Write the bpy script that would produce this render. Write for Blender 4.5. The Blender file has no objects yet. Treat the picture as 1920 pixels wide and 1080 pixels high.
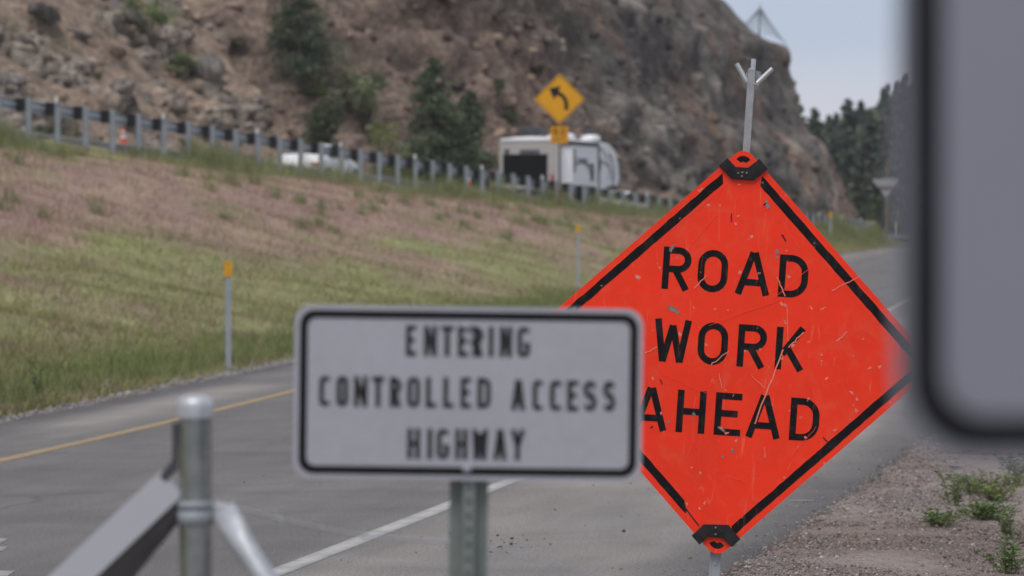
import bpy, bmesh, math, random
import numpy as np
from mathutils import Vector, Matrix

random.seed(7)
RNG = np.random.default_rng(11)
SC = bpy.context.scene
COL = SC.collection
R = math.radians

# ------------------------------------------------------------------ camera
CAMZ = 1.7
cam_d = bpy.data.cameras.new('camera')
cam_d.lens = 135.0
cam_d.sensor_width = 36.0
cam_d.clip_start = 0.1
cam_d.clip_end = 6000.0
cam_d.dof.use_dof = True
cam_d.dof.focus_distance = 16.05
cam_d.dof.aperture_fstop = 5.6
cam_d.dof.aperture_blades = 0
cam = bpy.data.objects.new('camera', cam_d)
COL.objects.link(cam)
cam.location = (0, 0, CAMZ)
cam.rotation_euler = (R(90) - math.atan(100 / 7200.0), 0, 0)
SC.camera = cam

# ------------------------------------------------------------------ sky and sun (thin high overcast)
SUN_EL, SUN_AZ = R(60), R(205)           # azimuth clockwise from +Y: the sun stands behind the camera, a little to its left
world = bpy.data.worlds.new('World')
SC.world = world
world.use_nodes = True
wn, wl = world.node_tree.nodes, world.node_tree.links
wn.clear()
w_out = wn.new('ShaderNodeOutputWorld')
w_bg = wn.new('ShaderNodeBackground')
w_bg.inputs['Strength'].default_value = 0.1
w_sky = wn.new('ShaderNodeTexSky')
w_sky.sky_type = 'NISHITA'
w_sky.sun_disc = False
w_sky.sun_elevation = SUN_EL
w_sky.sun_rotation = SUN_AZ
w_sky.altitude = 1800
w_sky.air_density = 1.0
w_sky.dust_density = 1.0
w_tc = wn.new('ShaderNodeTexCoord')
w_map = wn.new('ShaderNodeMapping')
w_map.inputs['Scale'].default_value = (1.0, 1.0, 7.0)
w_noise = wn.new('ShaderNodeTexNoise')
w_noise.inputs['Scale'].default_value = 2.6
w_noise.inputs['Detail'].default_value = 5
w_sep = wn.new('ShaderNodeSeparateXYZ')
w_add = wn.new('ShaderNodeMath')
w_add.operation = 'MULTIPLY_ADD'          # height in the sky, ruffled by the cloud noise
w_add.inputs[1].default_value = 0.05
w_sub = wn.new('ShaderNodeMath')
w_sub.operation = 'ADD'
w_sub.inputs[1].default_value = -0.025
w_ramp = wn.new('ShaderNodeValToRGB')
els = w_ramp.color_ramp.elements
for k in range(2):
    els.new(0.5)
for e, (pos, c) in zip(els, ((0.0, (6.5, 6.3, 6.9)), (0.022, (6.3, 6.15, 6.9)), (0.048, (4.6, 5.2, 6.6)), (0.35, (4.9, 5.1, 5.6)))):
    e.position = pos
    e.color = (*c, 1)
w_mix = wn.new('ShaderNodeMix')
w_mix.data_type = 'RGBA'
w_mix.inputs['Factor'].default_value = 0.86
wl.new(w_tc.outputs['Generated'], w_map.inputs['Vector'])
wl.new(w_map.outputs['Vector'], w_noise.inputs['Vector'])
wl.new(w_tc.outputs['Generated'], w_sep.inputs['Vector'])
wl.new(w_noise.outputs['Fac'], w_add.inputs[0])
wl.new(w_sep.outputs['Z'], w_add.inputs[2])
wl.new(w_add.outputs['Value'], w_sub.inputs[0])
wl.new(w_sub.outputs['Value'], w_ramp.inputs['Fac'])
wl.new(w_sky.outputs['Color'], w_mix.inputs['A'])
wl.new(w_ramp.outputs['Color'], w_mix.inputs['B'])
wl.new(w_mix.outputs['Result'], w_bg.inputs['Color'])
wl.new(w_bg.outputs['Background'], w_out.inputs['Surface'])

sun_d = bpy.data.lights.new('sun', 'SUN')
sun_d.energy = 1.8
sun_d.angle = R(35)
sun_d.color = (1.0, 0.95, 0.9)
sun = bpy.data.objects.new('sun', sun_d)
COL.objects.link(sun)
sdir = Vector((math.sin(SUN_AZ) * math.cos(SUN_EL), math.cos(SUN_AZ) * math.cos(SUN_EL), math.sin(SUN_EL)))
sun.rotation_euler = sdir.to_track_quat('Z', 'Y').to_euler()
sun.location = (0, -20, 40)

SC.view_settings.view_transform = 'Standard'
SC.view_settings.look = 'None'
SC.view_settings.gamma = 1.0
SC.view_settings.exposure = 0.15
SC.view_settings.use_curve_mapping = False
SC.render.engine = 'CYCLES'
SC.cycles.use_denoising = True
SC.cycles.max_bounces = 5
SC.cycles.diffuse_bounces = 3
SC.cycles.transparent_max_bounces = 6

# ------------------------------------------------------------------ helpers
F = 7200.0


def at(px, py, y):
    """world point that stands y metres ahead in the direction of a picture point"""
    return Vector(((px - 960) / F * y, y, CAMZ - (py - 440) / F * y))


def tag(o, label=None, cat=None, group=None, kind=None):
    if label:
        o['label'] = label
    if cat:
        o['category'] = cat
    if group:
        o['group'] = group
    if kind:
        o['kind'] = kind
    return o


def thing(name, label, cat, loc=(0, 0, 0), rz=0.0, group=None):
    o = bpy.data.objects.new(name, None)
    COL.objects.link(o)
    o.empty_display_size = 0.2
    o.location = loc
    o.rotation_euler = (0, 0, rz)
    return tag(o, label, cat, group)


def link(name, me, m=None, parent=None, loc=None):
    if m is not None and not me.materials:
        me.materials.append(m)
    o = bpy.data.objects.new(name, me)
    COL.objects.link(o)
    if parent is not None:
        o.parent = parent
    if loc is not None:
        o.location = loc
    return o


def np_mesh(name, V, Fc, smooth=False, colors=None, uv=None):
    """mesh from arrays; Fc is (n,3) or (n,4)"""
    V = np.asarray(V, dtype=np.float32)
    Fc = np.asarray(Fc, dtype=np.int32)
    k = Fc.shape[1]
    me = bpy.data.meshes.new(name)
    me.vertices.add(len(V))
    me.vertices.foreach_set('co', V.ravel())
    me.loops.add(Fc.size)
    me.loops.foreach_set('vertex_index', Fc.ravel())
    me.polygons.add(len(Fc))
    me.polygons.foreach_set('loop_start', np.arange(0, Fc.size, k, dtype=np.int32))
    me.polygons.foreach_set('loop_total', np.full(len(Fc), k, dtype=np.int32))
    if smooth:
        me.polygons.foreach_set('use_smooth', np.ones(len(Fc), dtype=bool))
    me.update(calc_edges=True)
    if colors is not None:
        c = np.ones((len(V), 4), dtype=np.float32)
        c[:, :3] = colors
        a = me.color_attributes.new('Col', 'FLOAT_COLOR', 'POINT')
        a.data.foreach_set('color', c.ravel())
    if uv is not None:
        l = me.uv_layers.new(name='UVMap')
        l.data.foreach_set('uv', np.asarray(uv, dtype=np.float32)[Fc.ravel()].ravel())
    me.validate()
    return me


class MB:
    """collects simple solids, then links them as one mesh object"""

    def __init__(self):
        self.v, self.f, self.s = [], [], []

    def add(self, vs, fs, smooth=False):
        b = len(self.v)
        self.v += [tuple(p) for p in vs]
        self.f += [tuple(i + b for i in f) for f in fs]
        self.s += [smooth] * len(fs)
        return self

    def box(self, c, size, rot=None):
        hx, hy, hz = size[0] / 2, size[1] / 2, size[2] / 2
        vs = [Vector((x, y, z)) for x in (-hx, hx) for y in (-hy, hy) for z in (-hz, hz)]
        if rot is not None:
            vs = [rot @ p for p in vs]
        c = Vector(c)
        vs = [p + c for p in vs]
        return self.add(vs, [(0, 1, 3, 2), (4, 6, 7, 5), (0, 4, 5, 1), (2, 3, 7, 6), (0, 2, 6, 4), (1, 5, 7, 3)])

    def tube(self, p0, p1, r0, r1=None, n=10, cap=True):
        r1 = r0 if r1 is None else r1
        p0, p1 = Vector(p0), Vector(p1)
        d = (p1 - p0).normalized()
        a = d.orthogonal().normalized()
        b = d.cross(a)
        vs = []
        for p, r in ((p0, r0), (p1, r1)):
            for i in range(n):
                t = 2 * math.pi * i / n
                vs.append(p + (a * math.cos(t) + b * math.sin(t)) * r)
        fs = [(i, (i + 1) % n, n + (i + 1) % n, n + i) for i in range(n)]
        self.add(vs, fs, True)
        if cap:
            self.add(vs[:n], [tuple(range(n))[::-1]])
            self.add(vs[n:], [tuple(range(n))])
        return self

    def path(self, pts, rads, n=8):
        for i in range(len(pts) - 1):
            self.tube(pts[i], pts[i + 1], rads[i], rads[i + 1], n, i in (0, len(pts) - 2))
        return self

    def lathe(self, prof, c=(0, 0, 0), n=20):
        c = Vector(c)
        vs = []
        for r, z in prof:
            for i in range(n):
                t = 2 * math.pi * i / n
                vs.append(c + Vector((r * math.cos(t), r * math.sin(t), z)))
        fs = []
        for k in range(len(prof) - 1):
            for i in range(n):
                fs.append((k * n + i, k * n + (i + 1) % n, (k + 1) * n + (i + 1) % n, (k + 1) * n + i))
        self.add(vs, fs, True)
        if prof[0][0] > 1e-4:
            self.add(vs[:n], [tuple(range(n))[::-1]])
        if prof[-1][0] > 1e-4:
            self.add(vs[-n:], [tuple(range(n))])
        return self

    def prism(self, poly, y0, y1):
        """outline in x,z (counter-clockwise seen from -Y) between depth y0 (front) and y1"""
        n = len(poly)
        vs = [(x, y0, z) for x, z in poly] + [(x, y1, z) for x, z in poly]
        fs = [tuple(range(n)), tuple(range(2 * n - 1, n - 1, -1))]
        fs += [(i, i + n, (i + 1) % n + n, (i + 1) % n) for i in range(n)]
        return self.add(vs, fs)

    def ring(self, outer, inner, y0, y1):
        n = len(outer)
        vs = [(x, y0, z) for x, z in outer] + [(x, y0, z) for x, z in inner]
        vs += [(x, y1, z) for x, z in outer] + [(x, y1, z) for x, z in inner]
        fs = []
        for i in range(n):
            j = (i + 1) % n
            fs += [(i, j, n + j, n + i), (2 * n + i, 3 * n + i, 3 * n + j, 2 * n + j), (i, 2 * n + i, 2 * n + j, j), (n + i, n + j, 3 * n + j, 3 * n + i)]
        return self.add(vs, fs)

    def mesh(self, name):
        me = bpy.data.meshes.new(name)
        me.from_pydata(self.v, [], self.f)
        me.polygons.foreach_set('use_smooth', self.s)
        bm = bmesh.new()
        bm.from_mesh(me)
        bmesh.ops.recalc_face_normals(bm, faces=bm.faces)
        bm.to_mesh(me)
        bm.free()
        me.update()
        return me

    def build(self, name, m, parent=None, loc=None, bevel=0.0):
        o = link(name, self.mesh(name), m, parent, loc)
        if bevel:
            md = o.modifiers.new('bevel', 'BEVEL')
            md.width = bevel
            md.segments = 2
            md.limit_method = 'ANGLE'
        return o


def round_poly(pts, r, seg=6):
    out = []
    n = len(pts)
    for i in range(n):
        p, a, b = Vector(pts[i]), Vector(pts[i - 1]), Vector(pts[(i + 1) % n])
        u, w = (a - p).normalized(), (b - p).normalized()
        ang = u.angle(w)
        d = r / math.tan(ang / 2)
        c = p + (u + w).normalized() * (r / math.sin(ang / 2))
        s, e = p + u * d - c, p + w * d - c
        a0 = math.atan2(s.y, s.x)
        da = math.atan2(e.y, e.x) - a0
        da = (da + math.pi) % (2 * math.pi) - math.pi
        for k in range(seg + 1):
            t = a0 + da * k / seg
            out.append((c.x + r * math.cos(t), c.y + r * math.sin(t)))
    return out


def inset_rect(w, h, d, r):
    w, h = w / 2 - d, h / 2 - d
    return round_poly([(-w, -h), (w, -h), (w, h), (-w, h)], r)


# numpy noise
def _hash(ix, iy, iz, k=0):
    h = (ix * 374761393 + iy * 668265263 + iz * 2147483647 + k * 974634777) & 0xFFFFFFFF
    h = ((h ^ (h >> 13)) * 1274126177) & 0xFFFFFFFF
    return ((h ^ (h >> 16)) & 0xFFFFFF) / float(0xFFFFFF)


def vnoise(P):
    P = np.asarray(P, dtype=np.float64)
    i = np.floor(P).astype(np.int64)
    f = P - i
    f = f * f * f * (f * (f * 6 - 15) + 10)
    out = np.zeros(len(P))
    for dx in (0, 1):
        wx = f[:, 0] if dx else 1 - f[:, 0]
        for dy in (0, 1):
            wy = f[:, 1] if dy else 1 - f[:, 1]
            for dz in (0, 1):
                wz = f[:, 2] if dz else 1 - f[:, 2]
                out += wx * wy * wz * _hash(i[:, 0] + dx, i[:, 1] + dy, i[:, 2] + dz)
    return out


def fbm(P, o=4):
    s, a, t = 0, 0.5, 0
    P = np.asarray(P, dtype=np.float64)
    for k in range(o):
        s = s + a * vnoise(P * 2 ** k + 17.3 * k)
        t += a
        a *= 0.5
    return s / t


def cells(P):
    """Worley: random value of the nearest cell and its F1, F2-F1"""
    P = np.asarray(P, dtype=np.float64)
    i = np.floor(P).astype(np.int64)
    b1 = np.full(len(P), 9.0)
    b2 = np.full(len(P), 9.0)
    val = np.zeros(len(P))
    for dx in (-1, 0, 1):
        for dy in (-1, 0, 1):
            for dz in (-1, 0, 1):
                a, b, c = i[:, 0] + dx, i[:, 1] + dy, i[:, 2] + dz
                d = np.sqrt((a + _hash(a, b, c, 1) - P[:, 0]) ** 2 + (b + _hash(a, b, c, 2) - P[:, 1]) ** 2 + (c + _hash(a, b, c, 3) - P[:, 2]) ** 2)
                v = _hash(a, b, c, 4)
                n = d < b1
                b2 = np.where(n, b1, np.minimum(b2, d))
                val = np.where(n, v, val)
                b1 = np.where(n, d, b1)
    return val, b1, b2 - b1


def sstep(a, b, x):
    t = np.clip((np.asarray(x, dtype=np.float64) - a) / (b - a), 0, 1)
    return t * t * (3 - 2 * t)


# ------------------------------------------------------------------ materials
def nodes(name):
    m = bpy.data.materials.new(name)
    m.use_nodes = True
    nt = m.node_tree
    bs = nt.nodes['Principled BSDF']
    return m, nt, bs


def nz(nt, scale, detail=4, rough=0.55, vec=None, dist=0.0):
    n = nt.nodes.new('ShaderNodeTexNoise')
    n.inputs['Scale'].default_value = scale
    n.inputs['Detail'].default_value = detail
    n.inputs['Roughness'].default_value = rough
    n.inputs['Distortion'].default_value = dist
    if vec is None:
        tc = nt.nodes.new('ShaderNodeTexCoord')
        vec = tc.outputs['Object']
    nt.links.new(vec, n.inputs['Vector'])
    return n.outputs['Fac']


def ramp(nt, fac, stops):
    r = nt.nodes.new('ShaderNodeValToRGB')
    el = r.color_ramp.elements
    while len(el) < len(stops):
        el.new(0.5)
    for e, (p, c) in zip(el, stops):
        e.position = p
        e.color = (c, c, c, 1) if isinstance(c, (int, float)) else (*c, 1)
    nt.links.new(fac, r.inputs['Fac'])
    return r.outputs['Color']


def mix(nt, a, b, fac, blend='MIX'):
    n = nt.nodes.new('ShaderNodeMix')
    n.data_type = 'RGBA'
    n.blend_type = blend
    for key, v in (('A', a), ('B', b), ('Factor', fac)):
        if isinstance(v, (int, float)):
            n.inputs[key].default_value = v if key == 'Factor' else (v, v, v, 1)
        elif isinstance(v, tuple):
            n.inputs[key].default_value = (*v, 1)
        else:
            nt.links.new(v, n.inputs[key])
    return n.outputs['Result']


def bump(nt, bs, h, strength=0.3, dist=0.01):
    b = nt.nodes.new('ShaderNodeBump')
    b.inputs['Strength'].default_value = strength
    b.inputs['Distance'].default_value = dist
    nt.links.new(h, b.inputs['Height'])
    nt.links.new(b.outputs['Normal'], bs.inputs['Normal'])


def mat(name, c1, c2=None, scale=6.0, rough=0.6, metal=0.0, bmp=0.0, bscale=40.0, spec=0.5, lo=0.35, hi=0.65, coat=0.0, fine=0.0):
    m, nt, bs = nodes(name)
    c2 = c2 or tuple(x * 0.75 for x in c1)
    fac = ramp(nt, nz(nt, scale, 5), [(lo, 0.0), (hi, 1.0)])
    col = mix(nt, tuple(c1), tuple(c2), fac)
    if fine:
        col = mix(nt, col, ramp(nt, nz(nt, scale * 9, 3), [(0.3, 1 - fine), (0.7, 1 + 0 * fine)]), 1.0, 'MULTIPLY')
    nt.links.new(col, bs.inputs['Base Color'])
    bs.inputs['Roughness'].default_value = rough
    bs.inputs['Metallic'].default_value = metal
    bs.inputs['Specular IOR Level'].default_value = spec
    bs.inputs['Coat Weight'].default_value = coat
    if bmp:
        bump(nt, bs, nz(nt, bscale, 5), bmp)
    return m


def attr_mat(name, rough=0.9, nscale=3.0, amp=0.35, bmp=0.0, bscale=8.0, bdist=0.05, sss=0.0, spec=0.2, fine=0.0, fscale=60.0):
    """colour from the Col attribute, broken up by noise"""
    m, nt, bs = nodes(name)
    a = nt.nodes.new('ShaderNodeAttribute')
    a.attribute_name = 'Col'
    col = a.outputs['Color']
    if amp:
        col = mix(nt, col, ramp(nt, nz(nt, nscale, 6, 0.65), [(0.28, 1 - amp), (0.72, 1 + amp)]), 1.0, 'MULTIPLY')
    if fine:
        col = mix(nt, col, ramp(nt, nz(nt, fscale, 3, 0.7), [(0.3, 1 - fine), (0.7, 1 + fine)]), 1.0, 'MULTIPLY')
    nt.links.new(col, bs.inputs['Base Color'])
    bs.inputs['Roughness'].default_value = rough
    bs.inputs['Specular IOR Level'].default_value = spec
    if bmp:
        bump(nt, bs, nz(nt, bscale, 8, 0.65), bmp, bdist)
    return m


M = {}
M['galv'] = mat('galvanised_steel', (0.66, 0.68, 0.69), (0.5, 0.52, 0.53), 9, 0.36, 0.6, 0.08, 60)
M['galv_dull'] = mat('weathered_galvanised_steel', (0.36, 0.395, 0.43), (0.29, 0.32, 0.35), 2.5, 0.6, 0.2, 0.05, 30)
M['rail'] = mat('rail_steel', (0.46, 0.51, 0.56), (0.36, 0.4, 0.45), 2.5, 0.6, 0.2)
M['pipe'] = mat('galvanised_pipe', (0.4, 0.425, 0.425), (0.29, 0.315, 0.31), 30, 0.32, 0.85, 0.08, 120)
M['cap'] = mat('cast_aluminium', (0.6, 0.62, 0.66), (0.48, 0.5, 0.53), 25, 0.4, 0.5, 0.1, 90)
M['alu'] = mat('dull_aluminium', (0.44, 0.445, 0.46), (0.36, 0.36, 0.375), 25, 0.5, 0.3, 0.1, 120, fine=0.25)
M['channel'] = mat('green_grey_channel_post', (0.25, 0.285, 0.27), (0.2, 0.23, 0.215), 12, 0.5, 0.35, 0.06, 60)
M['black_plastic'] = mat('black_plastic', (0.013, 0.0125, 0.014), (0.028, 0.026, 0.027), 30, 0.6, 0, 0.1, 80, spec=0.2)
M['block'] = mat('blockout_plastic', (0.018, 0.018, 0.023), (0.026, 0.025, 0.031), 4, 0.7, spec=0.2)
M['white_refl'] = mat('white_reflector', (0.75, 0.76, 0.8), (0.6, 0.6, 0.63), 20, 0.35)
M['amber'] = mat('amber_reflector', (0.72, 0.36, 0.02), (0.6, 0.28, 0.015), 20, 0.4)
M['yellow_sign'] = mat('yellow_sheeting', (0.8, 0.385, 0.003), (0.75, 0.35, 0.002), 3, 0.4)
M['yellow_plaque'] = mat('amber_sheeting', (0.8, 0.38, 0.006), (0.74, 0.34, 0.005), 3, 0.4)
M['sign_black'] = mat('black_sign_ink', (0.011, 0.011, 0.014), (0.018, 0.018, 0.022), 15, 0.5, spec=0.2)
M['sign_back'] = mat('sign_metal_back', (0.42, 0.42, 0.44), (0.34, 0.34, 0.36), 8, 0.5, 0.3)
M['sign_white'] = mat('aged_white_sheeting', (0.455, 0.46, 0.515), (0.42, 0.425, 0.475), 5, 0.42, fine=0.08)
M['sign_white_shaded'] = mat('shaded_white_sheeting', (0.265, 0.275, 0.325), (0.24, 0.25, 0.295), 3, 0.5)  # white sheeting seen against the light, its shade put into the base colour
M['sign_white_ink'] = mat('faded_black_ink', (0.02, 0.02, 0.023), (0.04, 0.04, 0.044), 30, 0.5, spec=0.2)
M['wood'] = mat('brown_wood_post', (0.14, 0.09, 0.045), (0.2, 0.13, 0.07), 4, 0.8)
M['orange_plastic'] = mat('orange_plastic', (0.75, 0.1, 0.04), (0.65, 0.08, 0.03), 6, 0.5)
M['white_paint'] = mat('white_vehicle_paint', (0.86, 0.86, 0.88), (0.82, 0.82, 0.84), 0.6, 0.3, 0, coat=0.4)
M['rv_rear'] = mat('beige_trailer_panel', (0.5, 0.475, 0.45), (0.46, 0.435, 0.415), 0.8, 0.45)
M['rv_side'] = mat('white_trailer_panel', (0.84, 0.84, 0.88), (0.79, 0.79, 0.83), 0.6, 0.35)
M['rv_graphic'] = mat('grey_trailer_graphic', (0.09, 0.09, 0.11), (0.16, 0.16, 0.18), 3, 0.4)
M['rv_seal'] = mat('dark_trim', (0.05, 0.05, 0.06), (0.07, 0.07, 0.08), 3, 0.5)
M['rv_screen'] = mat('dark_tinted_window', (0.006, 0.008, 0.008), (0.009, 0.011, 0.011), 1, 0.35, spec=0.2)
M['glass'] = mat('vehicle_glass', (0.1, 0.125, 0.13), (0.08, 0.1, 0.105), 1, 0.1, spec=0.6)
M['tyre'] = mat('tyre_rubber', (0.02, 0.02, 0.021), (0.03, 0.03, 0.03), 12, 0.8)
M['rim'] = mat('wheel_rim', (0.5, 0.5, 0.53), (0.4, 0.4, 0.42), 6, 0.35, 0.6)
M['tail_red'] = mat('tail_light', (0.45, 0.03, 0.05), (0.35, 0.02, 0.03), 4, 0.3)
M['bark'] = mat('bark', (0.075, 0.055, 0.045), (0.12, 0.09, 0.075), 6, 0.95, 0, 0.4, 12)
M['concrete'] = mat('pale_concrete', (0.34, 0.33, 0.32), (0.24, 0.23, 0.225), 1.2, 0.9, 0, 0.2, 20)
M['leaf'] = attr_mat('leaf', 0.7, 2.0, 0.25, spec=0.25)
M['grass'] = attr_mat('grass_blade', 0.85, 0.6, 0.2, spec=0.15)
M['ground'] = attr_mat('soil', 0.95, 1.6, 0.28, 0.5, 9, 0.05, fine=0.3, fscale=26)
M['rock'] = attr_mat('rock', 0.92, 0.9, 0.4, 1.0, 1.6, 0.5, fine=0.5, fscale=3.2)
M['stone'] = attr_mat('loose_stone', 0.9, 9, 0.25, 0.4, 20, 0.02)
M['post_hole'] = mat('post_hole', (0.11, 0.115, 0.11), (0.09, 0.095, 0.09), 20, 0.9)
M['brace'] = mat('smooth_galvanised_brace', (0.5, 0.5, 0.54), (0.46, 0.46, 0.5), 2, 0.5, 0.3)
M['brace_shade'] = mat('shaded_brace_steel', (0.13, 0.125, 0.125), (0.1, 0.095, 0.095), 8, 0.7, 0.2)  # same steel as the brace face, underside shade painted in as a darker colour
M['faint_scuff'] = mat('faint_scuff', (0.95, 0.12, 0.07), (0.96, 0.07, 0.03), 60, 0.6)
M['verge'] = attr_mat('gravel', 0.95, 14.0, 0.3, 0.9, 45, 0.03, fine=0.45, fscale=70)
M['brace_back'] = mat('sign_brace', (0.15, 0.105, 0.09), (0.12, 0.085, 0.075), 4, 0.8)


def asphalt():
    m, nt, bs = nodes('asphalt')
    tc = nt.nodes.new('ShaderNodeTexCoord')
    mp = nt.nodes.new('ShaderNodeMapping')
    mp.inputs['Scale'].default_value = (1.0, 0.09, 1.0)
    nt.links.new(tc.outputs['UV'], mp.inputs['Vector'])
    uvv = tc.outputs['UV']
    a = nt.nodes.new('ShaderNodeAttribute')
    a.attribute_name = 'Col'
    streak = ramp(nt, nz(nt, 1.6, 5, 0.6, mp.outputs['Vector']), [(0.3, 0.84), (0.72, 1.18)])
    blot = ramp(nt, nz(nt, 0.7, 6, 0.6, uvv, 0.6), [(0.3, 0.87), (0.7, 1.15)])
    grit = ramp(nt, nz(nt, 95.0, 2, 0.8, uvv), [(0.3, 0.4), (0.7, 1.7)])
    grit2 = ramp(nt, nz(nt, 40.0, 4, 0.8, uvv), [(0.3, 0.75), (0.7, 1.25)])
    c = mix(nt, a.outputs['Color'], streak, 1.0, 'MULTIPLY')
    c = mix(nt, c, blot, 1.0, 'MULTIPLY')
    c = mix(nt, c, grit, 1.0, 'MULTIPLY')
    c = mix(nt, c, grit2, 1.0, 'MULTIPLY')
    # thin tar-dark cracks
    v = nt.nodes.new('ShaderNodeTexVoronoi')
    v.feature = 'DISTANCE_TO_EDGE'
    v.inputs['Scale'].default_value = 0.16
    wob = nt.nodes.new('ShaderNodeTexNoise')
    wob.inputs['Scale'].default_value = 1.3
    wob.inputs['Detail'].default_value = 6
    nt.links.new(uvv, wob.inputs['Vector'])
    vm = nt.nodes.new('ShaderNodeMix')
    vm.data_type = 'RGBA'
    vm.inputs['Factor'].default_value = 0.25
    nt.links.new(uvv, vm.inputs['A'])
    nt.links.new(wob.outputs['Color'], vm.inputs['B'])
    nt.links.new(vm.outputs['Result'], v.inputs['Vector'])
    crack = ramp(nt, v.outputs['Distance'], [(0.0, 0.72), (0.004, 1.0)])
    c = mix(nt, c, crack, 1.0, 'MULTIPLY')
    nt.links.new(c, bs.inputs['Base Color'])
    bs.inputs['Roughness'].default_value = 0.9
    bs.inputs['Specular IOR Level'].default_value = 0.3
    bump(nt, bs, nz(nt, 110, 3, 0.7, uvv), 0.5, 0.006)
    return m


M['asphalt'] = asphalt()


def line_paint(name, c, wear):
    m, nt, bs = nodes(name)
    w = ramp(nt, nz(nt, 34, 6, 0.75), [(wear - 0.07, 1.0), (wear + 0.05, 0.0)])
    w2 = ramp(nt, nz(nt, 3.5, 4, 0.6), [(0.3, 0.35), (0.6, 0.0)])
    col = mix(nt, tuple(c), tuple(x * 0.72 for x in c), ramp(nt, nz(nt, 9, 5), [(0.35, 0.0), (0.7, 1.0)]))
    col = mix(nt, col, (0.15, 0.145, 0.142), w2)
    col = mix(nt, col, (0.12, 0.117, 0.115), w)
    nt.links.new(col, bs.inputs['Base Color'])
    bs.inputs['Roughness'].default_value = 0.8
    return m


M['line_white'] = line_paint('white_road_paint', (0.5, 0.49, 0.48), 0.36)
M['line_yellow'] = line_paint('yellow_road_paint', (0.42, 0.3, 0.165), 0.38)


def worn_sheeting(name, base, under, face):
    """orange sheeting and black ink that share their scratches: object coordinates are the sign's own for every piece"""
    m, nt, bs = nodes(name)
    tc = nt.nodes.new('ShaderNodeTexCoord')
    ob = tc.outputs['Object']
    col = mix(nt, tuple(base), tuple(x * 0.9 for x in base), ramp(nt, nz(nt, 3.0, 5, 0.6, ob), [(0.35, 0.0), (0.7, 1.0)]))
    if face:
        # hazy scuffed film
        col = mix(nt, col, (0.86, 0.12, 0.055), ramp(nt, nz(nt, 7.5, 6, 0.7, ob, 1.5), [(0.5, 0.0), (0.78, 0.55)]))
    if face:
        col = mix(nt, col, (0.6, 0.035, 0.012), ramp(nt, nz(nt, 2.2, 6, 0.65, ob, 0.8), [(0.5, 0.0), (0.78, 0.35)]))
        col = mix(nt, col, (0.3, 0.07, 0.045), ramp(nt, nz(nt, 16, 7, 0.75, ob, 0.5), [(0.6, 0.0), (0.8, 0.45)]))
    # families of long scratches at different angles
    for i, (ang, sc, w, amt) in enumerate(((0.5, 9, 0.006, 0.3), (-0.7, 7, 0.005, 0.3), (1.25, 8, 0.005, 0.28), (0.1, 11, 0.004, 0.14))):
        mp = nt.nodes.new('ShaderNodeMapping')
        mp.inputs['Rotation'].default_value = (0, ang, 0)
        mp.inputs['Location'].default_value = (3.1 * i, 0, 1.7 * i)
        mp.inputs['Scale'].default_value = (sc, 1, sc * 0.12)
        nt.links.new(ob, mp.inputs['Vector'])
        n = nz(nt, 1.0, 2, 0.4, mp.outputs['Vector'], 0.4)
        line = ramp(nt, n, [(0.5 - w, 0.0), (0.5, amt), (0.5 + w, 0.0)])
        gate = ramp(nt, nz(nt, 4.5 + i, 2, 0.5, mp.outputs['Vector']), [(0.55, 0.0), (0.62, 1.0)])
        f = mix(nt, line, gate, 1.0, 'MULTIPLY')
        col = mix(nt, col, tuple(under), f)
    # small chips
    chip = ramp(nt, nz(nt, 26, 4, 0.6, ob), [(0.675, 0.0), (0.695, 1.0)])
    col = mix(nt, col, (0.62, 0.3, 0.24) if face else (0.33, 0.2, 0.17), chip)
    if not face:
        col = mix(nt, col, (0.04, 0.036, 0.036), ramp(nt, nz(nt, 18, 5, 0.7, ob), [(0.5, 0.0), (0.75, 0.7)]))
    nt.links.new(col, bs.inputs['Base Color'])
    bs.inputs['Roughness'].default_value = 0.42
    bs.inputs['Specular IOR Level'].default_value = 0.3 if face else 0.12
    return m


M['orange_sheet'] = worn_sheeting('orange_sheeting', (1.0, 0.041, 0.009), (1.0, 0.25, 0.16), True)
M['worn_black'] = worn_sheeting('worn_black_ink', (0.01, 0.0095, 0.011), (0.4, 0.09, 0.06), False)
M['bare'] = mat('bare_sign_metal', (0.34, 0.3, 0.28), (0.22, 0.18, 0.165), 60, 0.5, 0.2, fine=0.3)
M['scuff'] = mat('pink_scuff', (0.85, 0.27, 0.2), (0.8, 0.16, 0.1), 80, 0.6)

# ------------------------------------------------------------------ layout of the place
# ramp: left pavement edge, white line and right pavement edge by distance y
YL = [-40, 0, 20, 34.5, 51, 100, 175, 229, 311, 400, 650]
XL = [-18.0, -10.0, -6.5, -4.6, -2.94, 4.1, 15.1, 23.2, 36.0, 51.0, 98.0]
YW = [-40, 0, 19.4, 26.3, 87, 175, 229, 311, 400, 650]
XW = [-12.0, -4.4, -1.17, 0.0, 8.8, 22.2, 30.5, 43.4, 58.5, 105.5]
YR = [-40, 0, 19.7, 30.6, 87, 175, 229, 311, 400, 650]
XR = [-10.3, -2.6, 1.2, 3.31, 11.4, 24.7, 33.0, 46.0, 61.0, 108.0]
YZ = [-40, 55, 90, 130, 175, 210, 240, 311, 650]
ZR = [0.0, 0.0, 0.12, 0.45, 0.84, 0.97, 1.0, 1.05, 1.2]


def smooth_tab(xs, ys, step=0.5, k=25):
    g = np.arange(xs[0], xs[-1] + step, step)
    v = np.interp(g, xs, ys)
    p = np.pad(v, k, mode='reflect', reflect_type='odd')
    w = np.hanning(2 * k + 1)
    v = np.convolve(p, w / w.sum(), mode='valid')
    return lambda q: np.interp(q, g, v)


f_xl, f_xw, f_xr, f_zr = smooth_tab(YL, XL), smooth_tab(YW, XW), smooth_tab(YR, XR), smooth_tab(YZ, ZR, k=40)

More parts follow.
